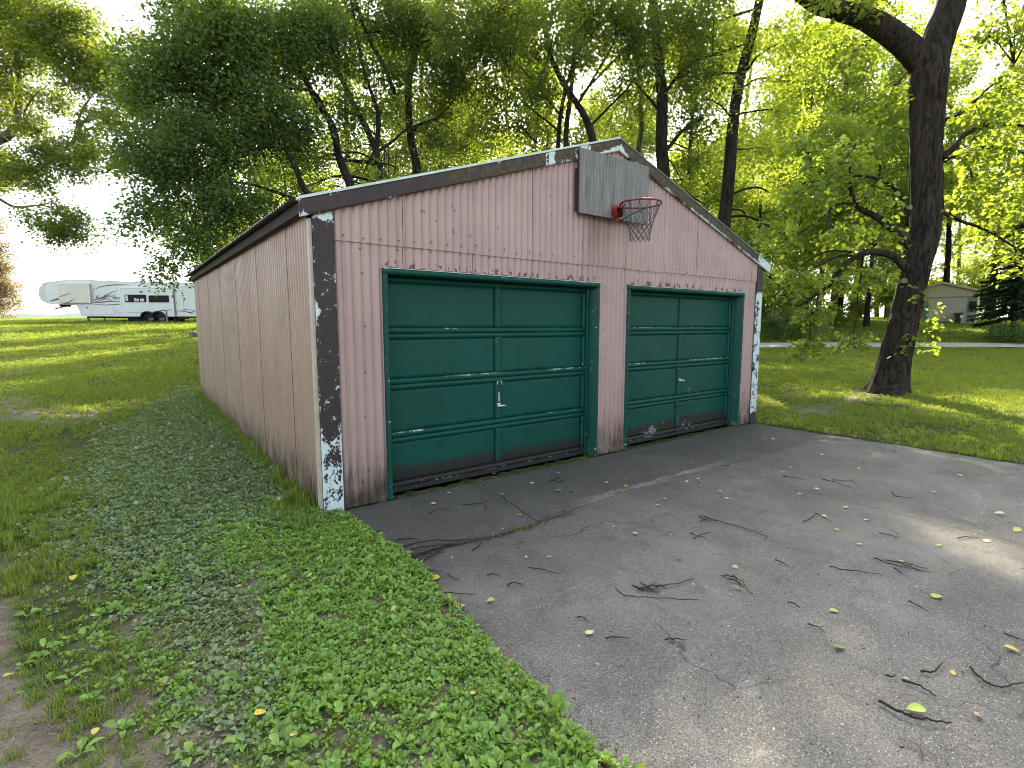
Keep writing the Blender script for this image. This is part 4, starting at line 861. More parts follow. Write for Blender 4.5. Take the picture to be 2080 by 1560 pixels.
def build_tree(name, label, cat, group, paths, blobs, lm, bm_, density=7.0, per=22, rad=.42, size=.10, flat=.10, seed=1, kseg=8, root=None, local=False, broad=False, twig_share=.5, trunk_obj=None, limbs=(), wob_=.03):
    """a tree thing: trunk, limb and branches children, crown of separate leaves"""
    g = np.random.default_rng(seed)
    base = np.array(paths[0][0][0], float)
    t = root or empty(name, base.tolist(), 0, label, cat, group)
    samp, sr = [], []
    for i, (p, r0, r1) in enumerate(paths):
        q = smooth_path(p, max(10, len(p) * 5)); n = len(q)
        q[1:-1] += np.cumsum(g.normal(0, wob_ * .25, (n - 2, 3)), 0) * .3
        rr = np.linspace(r0, r1, n)
        if i == 0: rr[:3] *= np.array([1.45, 1.2, 1.07])
        V, F = tube(q, rr, kseg if r0 > .08 else 6)
        nm = 'trunk' if i == 0 else 'limb'
        np_obj(nm, V - base, F, bm_, t, True)
        samp.append(q); sr.append(rr)
    samp = np.concatenate(samp); sr = np.concatenate(sr)
    PTS, br, brr = [], [], []
    for b in blobs:
        bc = np.array(b[:3])
        n = max(3, int(density * b[3] ** 2.2 * b[4] + 2))
        pt = in_blob(g, b, n)
        # a limb from the nearest lower wood into the blob, twigs from it to the sprays
        dd = np.linalg.norm(samp - bc, axis=1) + np.where(samp[:, 2] > bc[2] + .3, 1.5, 0)
        j = int(dd.argmin()); st = samp[j]
        ln = np.linalg.norm(bc - st)
        m_ = (st + bc) / 2 + np.array([0, 0, .10 * ln]) + g.normal(0, .08 * ln, 3)
        e = bc + (bc - st) / (ln + .01) * b[3] * .5
        q = smooth_path([st, m_, bc, e], 14)
        r0 = min(sr[j] * .6, .018 + .014 * ln)
        br.append(q); brr.append(np.linspace(r0, .006, 14))
        for k in np.flatnonzero(g.random(n) < twig_share):
            i = 5 + int(np.linalg.norm(q[5:] - pt[k], axis=1).argmin())
            a, z = q[max(2, i - 3)], pt[k]
            w = smooth_path([a, (a + z) / 2 + g.normal(0, .06, 3) + [0, 0, .05], z], 14)
            br.append(w); brr.append(np.linspace(.011, .004, 14))
        PTS.append(pt)
    V, F = tubes(np.array(br), np.array(brr), 4)
    o = np_obj('branches', V - base, F, bm_, t, True); o['kind'] = 'stuff'
    PTS = np.concatenate(PTS)
    if name == 'deciduous_tree': PTS = PTS[sun_open(PTS, g)]
    V, F, v = spray(PTS, per, rad, flat, size, .35, broad, seed + 50)
    np_obj('crown', V - base, F, lm, t, False, {'v': v})
    return t

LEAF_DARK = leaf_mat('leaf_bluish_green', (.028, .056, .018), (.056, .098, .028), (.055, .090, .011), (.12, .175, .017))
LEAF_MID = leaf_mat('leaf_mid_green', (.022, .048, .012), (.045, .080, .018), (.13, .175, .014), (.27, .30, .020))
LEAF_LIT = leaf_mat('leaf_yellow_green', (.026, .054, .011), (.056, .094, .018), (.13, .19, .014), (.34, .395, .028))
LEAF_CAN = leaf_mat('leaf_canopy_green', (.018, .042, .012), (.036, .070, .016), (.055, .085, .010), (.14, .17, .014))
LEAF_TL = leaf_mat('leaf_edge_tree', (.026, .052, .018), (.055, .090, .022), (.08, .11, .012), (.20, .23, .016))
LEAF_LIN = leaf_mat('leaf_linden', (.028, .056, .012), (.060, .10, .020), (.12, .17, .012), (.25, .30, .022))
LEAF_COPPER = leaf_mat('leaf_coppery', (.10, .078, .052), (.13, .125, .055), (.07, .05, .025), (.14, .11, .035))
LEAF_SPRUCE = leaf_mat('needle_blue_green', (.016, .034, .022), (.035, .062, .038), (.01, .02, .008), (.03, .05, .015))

WOODG = 'trees standing close behind the garage'
def T(k): return TREES[k]['paths'], TREES[k]['blobs']
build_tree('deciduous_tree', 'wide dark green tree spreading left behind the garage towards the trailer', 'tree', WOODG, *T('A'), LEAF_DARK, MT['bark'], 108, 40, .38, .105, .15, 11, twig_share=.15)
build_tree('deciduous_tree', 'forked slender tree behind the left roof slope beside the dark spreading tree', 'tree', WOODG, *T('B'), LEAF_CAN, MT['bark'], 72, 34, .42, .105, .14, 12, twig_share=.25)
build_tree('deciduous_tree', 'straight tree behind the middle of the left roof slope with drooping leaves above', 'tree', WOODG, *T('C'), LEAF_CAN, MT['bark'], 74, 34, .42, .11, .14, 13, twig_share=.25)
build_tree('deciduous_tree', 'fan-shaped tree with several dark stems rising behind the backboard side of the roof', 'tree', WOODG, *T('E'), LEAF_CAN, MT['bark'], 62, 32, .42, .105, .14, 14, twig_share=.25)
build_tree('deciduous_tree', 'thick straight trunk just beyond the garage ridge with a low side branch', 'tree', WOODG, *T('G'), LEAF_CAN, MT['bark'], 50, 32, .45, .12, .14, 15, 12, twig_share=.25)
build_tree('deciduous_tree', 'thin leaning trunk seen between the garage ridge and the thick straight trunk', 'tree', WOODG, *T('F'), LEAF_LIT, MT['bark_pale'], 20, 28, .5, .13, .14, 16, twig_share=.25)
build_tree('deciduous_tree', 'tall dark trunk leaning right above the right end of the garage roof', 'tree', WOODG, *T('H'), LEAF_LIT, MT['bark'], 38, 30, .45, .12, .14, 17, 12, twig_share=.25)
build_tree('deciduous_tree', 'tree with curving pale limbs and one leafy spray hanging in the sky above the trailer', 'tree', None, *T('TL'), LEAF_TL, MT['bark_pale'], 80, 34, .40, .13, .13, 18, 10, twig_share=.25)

# ---- big leaning tree beside the drive
tb = np.array(T1['trunk'][0]); tb[2] = float(gz(tb[0], tb[1])) - .02
BT = empty('large_tree', tb.tolist(), 0, 'large dark leaning tree with rough bark beside the driveway, forked at the top', 'tree')
def big_trunk(pts, radfun, n, k, amp, seed, flare=0.0):
    q = smooth_path(pts, n); L = np.concatenate([[0], np.cumsum(np.linalg.norm(np.diff(q, axis=0), axis=1))])
    r = radfun(L)
    V, F = tubes(q[None], r[None], k)
    V = V.reshape(n, k, 3); th = np.arange(k) * 2 * np.pi / k
    ridge = np.abs(vnoise((th[None] * 9 / 2 / np.pi * 2.2) % 19.8 + 0 * L[:, None], L[:, None] * 2.2, seed) - .5) * 2
    ridge2 = np.abs(vnoise((th[None] * 30 / 2 / np.pi) + .6 * vnoise(L[:, None] * 3, th[None] * 2), L[:, None] * 1.7 + 7, seed + 3) - .5) * 2
    bumpn = vnoise(th[None] * 1.2, L[:, None] * .8, seed + 9) - .5
    disp = amp * (.55 * ridge + .75 * ridge2 - .6) + .09 * r[:, None] * bumpn
    if flare:
        fl = np.exp(-L / .36)[:, None] * flare * (.55 + .45 * np.cos(th * 5 + 1.1)[None] + .35 * np.cos(th * 3 + .3)[None])
        disp = disp + np.maximum(fl, -.02)
    cdir = V - q[:, None]; cdir /= np.linalg.norm(cdir, axis=2, keepdims=True)
    return (V + cdir * disp[..., None]).reshape(-1, 3), F
pts = [tuple(tb - [0, 0, .15])] + [p for p in T1['trunk'][1:]]
V, F = big_trunk(pts, lambda L: np.interp(L, [0, .4, 1.0, 2, 4, 6.2, 7.8, 8.6, 12], [.41, .352, .322, .315, .32, .335, .40, .34, .285]), 230, 72, .034, 3.3, .25)
np_obj('trunk', V - tb, F, MT['bark_big'], BT, True)
for i, (p, r0, r1) in enumerate(T1['limbs']):
    if i == 0:
        V, F = big_trunk(p, lambda L: np.interp(L, [0, .6, 3], [.34, .28, .20]), 70, 40, .022, 8.8)
    else:
        n = 40; q = smooth_path(p, n); q[1:-1] += .012 * np.cumsum(rng.normal(0, .5, (n - 2, 3)), 0)
        V, F = tube(q, np.linspace(r0, r1, n), 8)
    np_obj('limb', V - tb, F, MT['bark_big'], BT, True)
g = np.random.default_rng(5)
lim = np.concatenate([smooth_path(p, 40) for p, a, b in T1['limbs']])
PT, br, brr = [], [], []
for b in T1['blobs']:
    n = int(24 * b[3] ** 2 + 8); pt = in_blob(g, b, n) ; PT.append(pt)
    bc = np.array(b[:3]); j = int(np.linalg.norm(lim - bc, axis=1).argmin()); st = lim[j]; ln = np.linalg.norm(bc - st)
    q = smooth_path([st, (st + bc) / 2 + [0, 0, .08 * ln], bc], 14); br.append(q); brr.append(np.linspace(min(.03, .012 + .01 * ln), .006, 14))
    for k in range(n):
        i = int(np.linalg.norm(q[4:] - pt[k], axis=1).argmin()) + 4; a = q[max(1, i - 4)]
        br.append(smooth_path([a, (a + pt[k]) / 2 + [0, 0, .06], pt[k]], 14)); brr.append(np.linspace(.009, .003, 14))
V, F = tubes(np.array(br), np.array(brr), 4)
o = np_obj('branches', V - tb, F, MT['bark_big'], BT, True); o['kind'] = 'stuff'
PT = np.concatenate(PT); PT = PT[sun_open(PT, g)]
V, F, v = spray(PT, 18, .40, .07, .125, .55, True, 61, .80)
np_obj('crown', V - tb, F, LEAF_LIN, BT, False, {'v': v})
# epicormic shoots on the trunk and leaves at its foot
sh = []
for (px, py, pz, n) in ((0, -.36, 2.0, 10), (-.30, -.30, 2.35, 8), (.1, -.42, 1.55, 12), (.35, -.25, 1.3, 8), (-.30, -.35, 1.15, 8), (.15, -.40, 3.0, 6), (.30, -.30, 4.4, 5), (.0, -.42, 5.5, 5), (.1, -.4, 7.6, 6)):
    c_ = smooth_path(pts, 60); c_ = c_[np.abs(c_[:, 2] - pz).argmin()]
    sh.append(c_ + np.array([px * 1.15, py * 1.15, 0]) + g.normal(0, .16, (n // 2, 3)))
sh = np.concatenate(sh)
V, F, v = spray(sh, 8, .20, .04, .105, .6, True, 62, .8)
np_obj('trunk_shoots', V - tb, F, LEAF_LIN, BT, False, {'v': v})['kind'] = 'stuff'

# ---- woods: four grown trees, copied with their own turn and size
def wood_variant(seed, h, lm, bk, cb):
    g = np.random.default_rng(seed)
    lean = g.normal(0, .6, 2)
    tr = [(0, 0, -.3), (lean[0] * .2, lean[1] * .2, h * .3), (lean[0] * .6, lean[1] * .5, h * .6), (lean[0], lean[1], h * .92)]
    bl = []
    for i in range(17):
        z = cb + (h - cb) * (i + .5) / 17; a = i * 2.4 + g.uniform(-.4, .4)
        rr = (.35 + .65 * math.sin(math.pi * min(1, .18 + .8 * (z - cb) / (h - cb)))) * h * .17
        bl.append((rr * math.cos(a) + lean[0] * z / h, rr * math.sin(a) + lean[1] * z / h, z, g.uniform(1.2, 2.0), 1.0))
    return ([(tr, h * .014, h * .004)], bl)
VAR = []
for i, (h, lm, bk, cb) in enumerate(((19, LEAF_LIT, MT['bark'], 4.0), (22, LEAF_LIT, MT['bark_pale'], 6.5), (17, LEAF_MID, MT['bark'], 2.6), (21, LEAF_LIT, MT['bark'], 8.5))):
    p, b = wood_variant(100 + i, h, lm, bk, cb)
    VAR.append((p, b, lm, bk))
def copy_tree(o):
    c_ = o.copy(); COL.objects.link(c_)
    for ch in o.children:
        d = ch.copy(); COL.objects.link(d); d.parent = c_
    return c_
protos = {}
def wood(kind, s, d, rz, sc, label, group):
    x, y = from_sd(s, d); z = float(terr(x, y))
    if kind not in protos:
        p, b, lm, bk = VAR[kind]
        o = build_tree('woodland_tree', label, 'tree', group, p, b, lm, bk, 13, 34, .62, .23, .22, 200 + kind, 8, wob_=.1, twig_share=.12)
        protos[kind] = o
    else:
        o = copy_tree(protos[kind])
    o.location = (float(x), float(y), z); o.rotation_euler = (0, 0, rz); o.scale = (sc, sc, sc)
    o['label'] = label; o['group'] = group
    return o
PX = lambda px, d: (px - 1040) / 1054.06 * d
W1, W2 = 'woodland trees behind the garage', 'woodland trees beyond the road on the right'
LA = 'sunlit yellow-green woodland tree showing above the garage roof between the nearer trunks'
LB = 'sunlit yellow-green woodland tree beyond the far road behind the big leaning tree'
W1L = ('sunlit tree seen through the lowest branches of the dark spreading tree', 'yellow-green tree glowing between the slender forked trunks over the left roof slope', 'yellow-green tree filling the gap right of the straight middle trunk', 'bright tree low over the roof left of the fan-shaped stems', 'tall airy tree showing through the fan of dark stems by the backboard', 'bright tree between the garage ridge and the thick straight trunk', 'sunlit tree between the thick straight trunk and the leaning dark trunk')
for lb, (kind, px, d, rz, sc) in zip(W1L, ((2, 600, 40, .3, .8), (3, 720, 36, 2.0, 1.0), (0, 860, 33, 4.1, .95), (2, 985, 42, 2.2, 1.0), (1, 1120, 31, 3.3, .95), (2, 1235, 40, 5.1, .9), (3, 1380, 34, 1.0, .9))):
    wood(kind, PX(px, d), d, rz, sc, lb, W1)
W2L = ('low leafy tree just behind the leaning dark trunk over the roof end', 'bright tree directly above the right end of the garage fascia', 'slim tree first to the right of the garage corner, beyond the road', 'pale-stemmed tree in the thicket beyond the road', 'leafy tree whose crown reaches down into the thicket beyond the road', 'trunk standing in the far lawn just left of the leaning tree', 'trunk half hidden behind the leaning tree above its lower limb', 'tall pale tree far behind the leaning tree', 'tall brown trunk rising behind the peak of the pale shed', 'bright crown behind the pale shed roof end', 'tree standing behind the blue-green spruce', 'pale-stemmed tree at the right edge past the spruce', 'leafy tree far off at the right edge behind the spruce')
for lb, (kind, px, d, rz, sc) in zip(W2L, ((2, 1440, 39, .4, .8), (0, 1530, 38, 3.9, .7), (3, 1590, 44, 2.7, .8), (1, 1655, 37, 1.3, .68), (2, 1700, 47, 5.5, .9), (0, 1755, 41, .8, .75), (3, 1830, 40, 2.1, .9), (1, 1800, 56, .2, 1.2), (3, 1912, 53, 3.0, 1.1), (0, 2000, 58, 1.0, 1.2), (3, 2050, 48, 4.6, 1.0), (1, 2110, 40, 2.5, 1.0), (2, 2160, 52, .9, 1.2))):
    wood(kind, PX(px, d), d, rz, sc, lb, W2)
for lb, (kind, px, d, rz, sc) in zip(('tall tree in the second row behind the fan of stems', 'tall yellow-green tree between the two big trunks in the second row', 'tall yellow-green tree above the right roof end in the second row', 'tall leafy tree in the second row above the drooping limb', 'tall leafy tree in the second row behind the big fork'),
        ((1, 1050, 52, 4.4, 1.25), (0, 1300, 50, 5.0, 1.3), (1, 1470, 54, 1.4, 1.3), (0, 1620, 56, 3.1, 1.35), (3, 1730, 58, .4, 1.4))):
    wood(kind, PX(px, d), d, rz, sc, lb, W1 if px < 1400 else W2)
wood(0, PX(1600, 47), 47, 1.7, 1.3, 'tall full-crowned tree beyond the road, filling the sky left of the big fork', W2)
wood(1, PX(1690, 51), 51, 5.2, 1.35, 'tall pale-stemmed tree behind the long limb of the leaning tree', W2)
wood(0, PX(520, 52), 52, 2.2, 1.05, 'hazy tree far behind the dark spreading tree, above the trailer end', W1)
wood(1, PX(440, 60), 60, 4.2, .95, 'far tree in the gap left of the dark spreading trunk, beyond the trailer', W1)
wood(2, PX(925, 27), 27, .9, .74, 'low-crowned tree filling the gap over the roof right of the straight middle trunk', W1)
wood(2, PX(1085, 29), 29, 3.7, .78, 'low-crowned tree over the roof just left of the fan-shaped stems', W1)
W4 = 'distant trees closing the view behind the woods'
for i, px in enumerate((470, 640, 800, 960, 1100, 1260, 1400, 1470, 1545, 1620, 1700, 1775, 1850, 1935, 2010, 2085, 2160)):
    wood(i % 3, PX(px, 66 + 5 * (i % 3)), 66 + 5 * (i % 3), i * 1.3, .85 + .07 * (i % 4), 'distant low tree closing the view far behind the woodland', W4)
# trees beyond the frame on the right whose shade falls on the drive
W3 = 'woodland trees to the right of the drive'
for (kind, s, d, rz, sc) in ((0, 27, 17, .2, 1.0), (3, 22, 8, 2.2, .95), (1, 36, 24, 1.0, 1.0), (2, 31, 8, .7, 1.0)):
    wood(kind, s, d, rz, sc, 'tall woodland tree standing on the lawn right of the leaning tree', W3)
wood(2, -64, 48, .2, 1.0, 'bushy green tree far out on the left side of the lawn', 'trees on the left')
# coppery tree at the left edge
def simple_tree(name, label, px, d, h, bl, lm, bk, seed, **kw):
    x, y = from_sd(PX(px, d), d); z = float(terr(x, y))
    b = [(x + a * rgt.x, y + a * rgt.y + bb, z + hh, r, 1.0) for a, bb, hh, r in bl]
    return build_tree(name, label, 'tree', None, [([(x, y, z - .2), (x, y, z + h * .5), (x, y, z + h * .95)], h * .018, h * .003)], b, lm, bk, seed=seed, **kw)
simple_tree('copper_tree', 'coppery brown tree at the left edge of the lawn in front of the bright sky', -25, 52, 13,
            [(0, 0, 1.6, 2.4), (1.3, 0, 2.2, 1.9), (-2, 1, 3, 2.6), (1.2, 0, 4.2, 2.1), (-.5, 0, 5.5, 2.7), (.9, .5, 6.6, 2.0), (-1, 0, 8, 2.4), (.4, 0, 9.4, 1.8), (0, 0, 11, 1.5), (2.1, 0, 3.2, 1.1), (2.0, 0, 5.4, 1.0)],
            LEAF_COPPER, MT['bark'], 301, density=14, per=40, rad=.7, size=.22, flat=.18)
# shrubs
def shrub(label, px, d, r, h, lm, seed, group=None, size=.13, dens=9):
    x, y = from_sd(PX(px, d), d); z = float(terr(x, y))
    g = np.random.default_rng(seed)
    bl = [(x + g.normal(0, r * .45), y + g.normal(0, r * .45), z + h * g.uniform(.3, .75), r * g.uniform(.4, .65), 1.0) for _ in range(7)]
    ps = [([(x, y, z - .1), (x + g.normal(0, .1), y, z + h * .4), (x + g.normal(0, .3), y + g.normal(0, .3), z + h * .8)], .035, .012) for _ in range(4)]
    return build_tree('shrub', label, 'shrub', group, ps, bl, lm, MT['bark'], dens * 3, 34, .36, size, .14, seed, 6, twig_share=.15)
SG = 'shrubs along the far side of the road'
SL = ('dark shrub at the road edge nearest the garage corner', 'green shrub beside the dark shrub at the road edge', 'green shrub under the drooping limb of the leaning tree', 'green shrub close left of the leaning trunk, beyond the road', 'taller shrub peeping out behind the garage corner', 'tall yellow-green shrub behind the dark roadside shrub', 'tallest yellow-green shrub in the thicket behind the drooping limb', 'yellow-green shrub right behind the leaning trunk', 'shrub hidden low behind the garage end', 'big shrub between the leaning trunk and the pale shed')
for i, (px, d, r, h, lm) in enumerate(((1575, 33.5, 1.5, 2.0, LEAF_DARK), (1625, 35, 1.4, 2.1, LEAF_MID), (1680, 42, 1.6, 2.0, LEAF_MID), (1735, 46, 1.8, 2.2, LEAF_MID), (1545, 38, 2.2, 3.6, LEAF_MID), (1600, 44, 2.4, 4.0, LEAF_LIT), (1660, 50, 2.6, 4.4, LEAF_LIT), (1790, 52, 2.4, 4.0, LEAF_LIT), (1480, 42, 2.6, 4.5, LEAF_MID), (1840, 58, 3.0, 5.5, LEAF_LIT))):
    shrub(SL[i], px, d, r, h, lm, 400 + i, SG, .17, 5)
for i, (px, d, r, h) in enumerate(((1965, 60, 3.2, 5.5), (2060, 62, 3.5, 6.0), (1900, 64, 3.2, 7.0), (2120, 58, 3.2, 6.0))):
    shrub('bright sunlit thicket shrub behind the pale shed', px, d, r, h, LEAF_LIT, 430 + i, 'thicket behind the shed', .22, 4)
shrub('low dark bush under the blue-green spruce by the road', 2050, 31.5, 1.5, 1.2, LEAF_DARK, 440, None, .13, 10)
shrub('bright green vine-covered sapling showing over the middle of the left garage roof slope', 800, 13.2, .55, 7.0, LEAF_MID, 441, None, .11, 14)

# blue-green spruce
def spruce(px, d, h):
    x, y = from_sd(PX(px, d), d); z = float(terr(x, y)); g = np.random.default_rng(77)
    t = empty('spruce_tree', (float(x), float(y), z), 0, 'blue-green spruce with a bare lower trunk right of the pale shed', 'tree')
    V, F = tube([(0, 0, -.1), (0, 0, h * .5), (0, 0, h)], [.17, .12, .02], 8); np_obj('trunk', V, F, MT['bark'], t, True)
    br, brr, C, A = [], [], [], []
    for zi in np.arange(1.5, h - .2, .17):
        ln = 2.5 * (1 - (zi - 1.2) / (h - 1.0)) ** .8 + .2
        for q in range(3):
            a = g.uniform(0, 2 * np.pi); tip = np.array([math.cos(a) * ln, math.sin(a) * ln, zi - .18 * ln + g.normal(0, .05)])
            P_ = smooth_path([(0, 0, zi), (tip + [0, 0, zi]) / 2 * [1, 1, 1] + [0, 0, -.02], tip], 10); br.append(P_); brr.append(np.linspace(.02, .005, 10))
            n = int(70 * ln); u = g.uniform(.15, 1, n); pp = P_[(u * 9).astype(int)] + g.normal(0, .03, (n, 3))
            sd_ = np.sign(g.normal(0, 1, n)); dr_ = np.stack([math.cos(a) * .7 - sd_ * math.sin(a), math.sin(a) * .7 + sd_ * math.cos(a), g.normal(-.15, .2, n)], -1)
            C.append(pp); A.append(dr_)
    V, F = tubes(np.array(br), np.array(brr), 4); np_obj('branches', V, F, MT['bark'], t, True)['kind'] = 'stuff'
    C = np.concatenate(C); A = np.concatenate(A); n = len(C)
    V, F, k = leaf_arrays(C, A, np.stack([g.normal(0, .3, n), g.normal(0, .3, n), np.ones(n)], -1), g.uniform(.22, .5, n), g.uniform(.05, .09, n))
    np_obj('crown', V, F, LEAF_SPRUCE, t, False, {'v': np.repeat(g.uniform(0, 1, n), k)})
spruce(2052, 33, 7.5)
# ------------------------------------------------------------------ road
def strip(name, cs, cd, w, lab, m, dz=.07):
    s = np.asarray(cs); d = np.asarray(cd)
    o = np.linspace(-.5, .5, 7) * w
    Sg = s[:, None] + 0 * o; Dg = d[:, None] + o[None] + .25 * (vnoise(s[:, None] * .5, o[None] * .01 + 3) - .5)
    X, Y = from_sd(Sg, Dg); Z = terr(X, Y) + dz + .02 * np.cos(np.linspace(-1, 1, 7) * 1.4)[None]
    n = 7; i = np.arange(len(s) - 1)[:, None] * n + np.arange(n - 1)[None]
    F = np.stack([i, i + n, i + n + 1, i + 1], -1).reshape(-1, 4)[:, ::-1]
    return tag(np_obj(name, np.stack([X, Y, Z], -1).reshape(-1, 3), F, m, None, True), lab, None, None, 'structure')
MT['road'] = plain('pale_gravel_road', (.34, .31, .28), .95, 0, .2, 2.2, .3)
rs = np.linspace(-1, 120, 122)
strip('road', rs, np.interp(rs, [-60, 10, 40, 120], [40, 30.2, 29.6, 34]), 2.8, 'pale gravel road crossing the lawn behind the leaning tree', MT['road'])
# far hills
hx = np.linspace(-900, 900, 80); V = []; 
for k, (yy, hh) in enumerate(((700, -20), (760, 8), (900, 6), (1000, -40))):
    hn = hh + (14 * (fbm(hx * .006, k * 3.3 + 2) - .35) + 6 * vnoise(hx * .06, 5.5)) * (k in (1, 2))
    V.append(np.stack([hx, np.full(80, yy), hn], -1))
V = np.concatenate(V); i = np.arange(3)[:, None] * 80 + np.arange(79)[None]
MT['hill'] = plain('distant_wooded_hill', (.10, .14, .13), .95, 0, .25, .02, .0)  # distance haze is put into this muted grey-green
tag(np_obj('hills', V, np.stack([i, i + 1, i + 81, i + 80], -1).reshape(-1, 4), MT['hill'], None, True), 'distant wooded hills on the horizon left of the trailer', None, None, 'structure')

# ------------------------------------------------------------------ scattered plants: joined tufts set out by geometry nodes
def src_obj(name, V, F, m, attrs):
    return bpy.data.objects.new(name, np_mesh(name, V, F, m, False, attrs))
def scatter(name, label, P, rz, sc, tilt, idx, sources):
    n = len(P)
    me = bpy.data.meshes.new(name); me.vertices.add(n); me.vertices.foreach_set('co', np.ascontiguousarray(P, np.float32).ravel())
    a = me.attributes.new('rot', 'FLOAT_VECTOR', 'POINT'); a.data.foreach_set('vector', np.ascontiguousarray(np.stack([tilt[:, 0], tilt[:, 1], rz], -1), np.float32).ravel())
    a = me.attributes.new('scl', 'FLOAT', 'POINT'); a.data.foreach_set('value', np.ascontiguousarray(sc, np.float32))
    a = me.attributes.new('idx', 'INT', 'POINT'); a.data.foreach_set('value', np.ascontiguousarray(idx, np.int32))
    o = link(bpy.data.objects.new(name, me)); tag(o, label, None, None, 'stuff')
    ng = bpy.data.node_groups.new(name, 'GeometryNodeTree')
    ng.interface.new_socket('Geometry', in_out='INPUT', socket_type='NodeSocketGeometry'); ng.interface.new_socket('Geometry', in_out='OUTPUT', socket_type='NodeSocketGeometry')
    gi, gout = ng.nodes.new('NodeGroupInput'), ng.nodes.new('NodeGroupOutput')
    ip = ng.nodes.new('GeometryNodeInstanceOnPoints'); jn = ng.nodes.new('GeometryNodeGeometryToInstance')
    for s_ in sources[::-1]:
        oi = ng.nodes.new('GeometryNodeObjectInfo'); oi.inputs['Object'].default_value = s_; oi.inputs['As Instance'].default_value = False
        ng.links.new(oi.outputs['Geometry'], jn.inputs[0])
    def at(nm, ty):
        q = ng.nodes.new('GeometryNodeInputNamedAttribute'); q.data_type = ty; q.inputs[0].default_value = nm; return q.outputs[0]
    er = ng.nodes.new('FunctionNodeEulerToRotation'); ng.links.new(at('rot', 'FLOAT_VECTOR'), er.inputs[0])
    ng.links.new(gi.outputs[0], ip.inputs['Points']); ng.links.new(jn.outputs[0], ip.inputs['Instance'])
    ip.inputs['Pick Instance'].default_value = True; ng.links.new(at('idx', 'INT'), ip.inputs['Instance Index'])
    ng.links.new(er.outputs[0], ip.inputs['Rotation']); ng.links.new(at('scl', 'FLOAT'), ip.inputs['Scale'])
    ng.links.new(ip.outputs[0], gout.inputs[0])
    md = o.modifiers.new('scatter', 'NODES'); md.node_group = ng
    return o

GRASS = leaf_mat('grass_blade', (.052, .098, .018), (.120, .170, .036), (.09, .125, .012), (.23, .25, .026), .04)
GRASS_DRY = leaf_mat('grass_dry', (.13, .11, .055), (.20, .17, .09), (.05, .05, .01), (.09, .08, .02), .03)
WEED = leaf_mat('weed_leaf', (.085, .165, .028), (.165, .275, .052), (.10, .16, .012), (.20, .28, .022), .10)
WEED_BLUE = leaf_mat('creeping_weed_leaf', (.095, .140, .060), (.190, .255, .115), (.06, .09, .018), (.12, .16, .03), .12)

def tuft(seed, n, h, spread, m, w=.006):
    g = np.random.default_rng(seed)
    b = np.stack([g.normal(0, spread, n), g.normal(0, spread, n), np.zeros(n)], -1)
    a = g.uniform(0, 2 * np.pi, n); L = h * g.uniform(.45, 1.15, n); ln = g.uniform(.15, .75, n) * L
    d = np.stack([np.cos(a), np.sin(a), 0 * a], -1); q = np.stack([-np.sin(a), np.cos(a), 0 * a], -1) * (w * g.uniform(.7, 1.3, n))[:, None]
    mid = b + d * (ln * .35)[:, None] + np.stack([0 * L, 0 * L, L * .6], -1); tip = b + d * ln[:, None] + np.stack([0 * L, 0 * L, L * .95 - ln * .3], -1)
    V = np.stack([b - q * .5, b + q * .5, mid + q * .42, mid - q * .42, tip], 1)
    f3 = np.array([(3, 2, 4)]); f4 = np.array([(0, 1, 2, 3)])
    o5 = (np.arange(n) * 5)[:, None, None]
    return src_obj('grass_tuft', V.reshape(-1, 3), [(f4[None] + o5).reshape(-1, 4), (f3[None] + o5).reshape(-1, 3)], m, {'v': np.repeat(g.uniform(0, 1, n), 5)})
def rosette(seed, n, L, W_, m, lift=.35, stem=.4, seg=4, wav=.0):
    """broad leaved rosette: each leaf an ovate blade folded along its rib, curving outwards"""
    g = np.random.default_rng(seed); Vs, Fs, vs = [], [], []; off = 0
    for k in range(n):
        a = 2 * np.pi * k / n + g.normal(0, .35); l = L * g.uniform(.6, 1.2); w = W_ * g.uniform(.75, 1.2); li = lift * g.uniform(.5, 1.5)
        d = np.array([math.cos(a), math.sin(a), 0]); s_ = np.array([-math.sin(a), math.cos(a), 0])
        t = np.linspace(0, 1, seg + 1); r0 = stem * l
        ctr = d[None] * (r0 + t * l)[:, None] * np.cos(li) + np.array([0, 0, 1.]) * ((r0 + t * l) * np.sin(li) - .45 * l * t ** 2)[:, None]
        wd = w * np.sin(np.pi * np.clip(t * .92 + .06, 0, 1)) ** .8 * (1 - .25 * t)
        tw_ = g.normal(0, .25)
        lft = ctr + s_ * (wd / 2)[:, None] + np.array([0, 0, 1.]) * (wd * (.20 + tw_ * .3) + wav * np.sin(t * 15) * wd)[:, None]
        rgtv = ctr - s_ * (wd / 2)[:, None] + np.array([0, 0, 1.]) * (wd * (.20 - tw_ * .3) - wav * np.sin(t * 15) * wd)[:, None]
        base = np.array([[0, 0, -.005], [0, 0, .0], ])
        V = np.concatenate([ctr, lft, rgtv, base + s_ * .0015 * np.array([[1], [-1]])]); m_ = seg + 1
        for i in range(seg):
            Fs += [(off + i, off + m_ + i, off + m_ + i + 1, off + i + 1), (off + i, off + i + 1, off + 2 * m_ + i + 1, off + 2 * m_ + i)]
        Fs.append((off + 3 * m_, off + 3 * m_ + 1, off + 0, off + m_))
        Vs.append(V); vs.append(np.full(len(V), g.uniform(0, 1))); off += len(V)
    return np.concatenate(Vs), np.array(Fs), np.concatenate(vs)
def ros_src(seed, n, L, W_, m, **k):
    V, F, v = rosette(seed, n, L, W_, m, **k); return src_obj('weed_rosette', V, F, m, {'v': v})

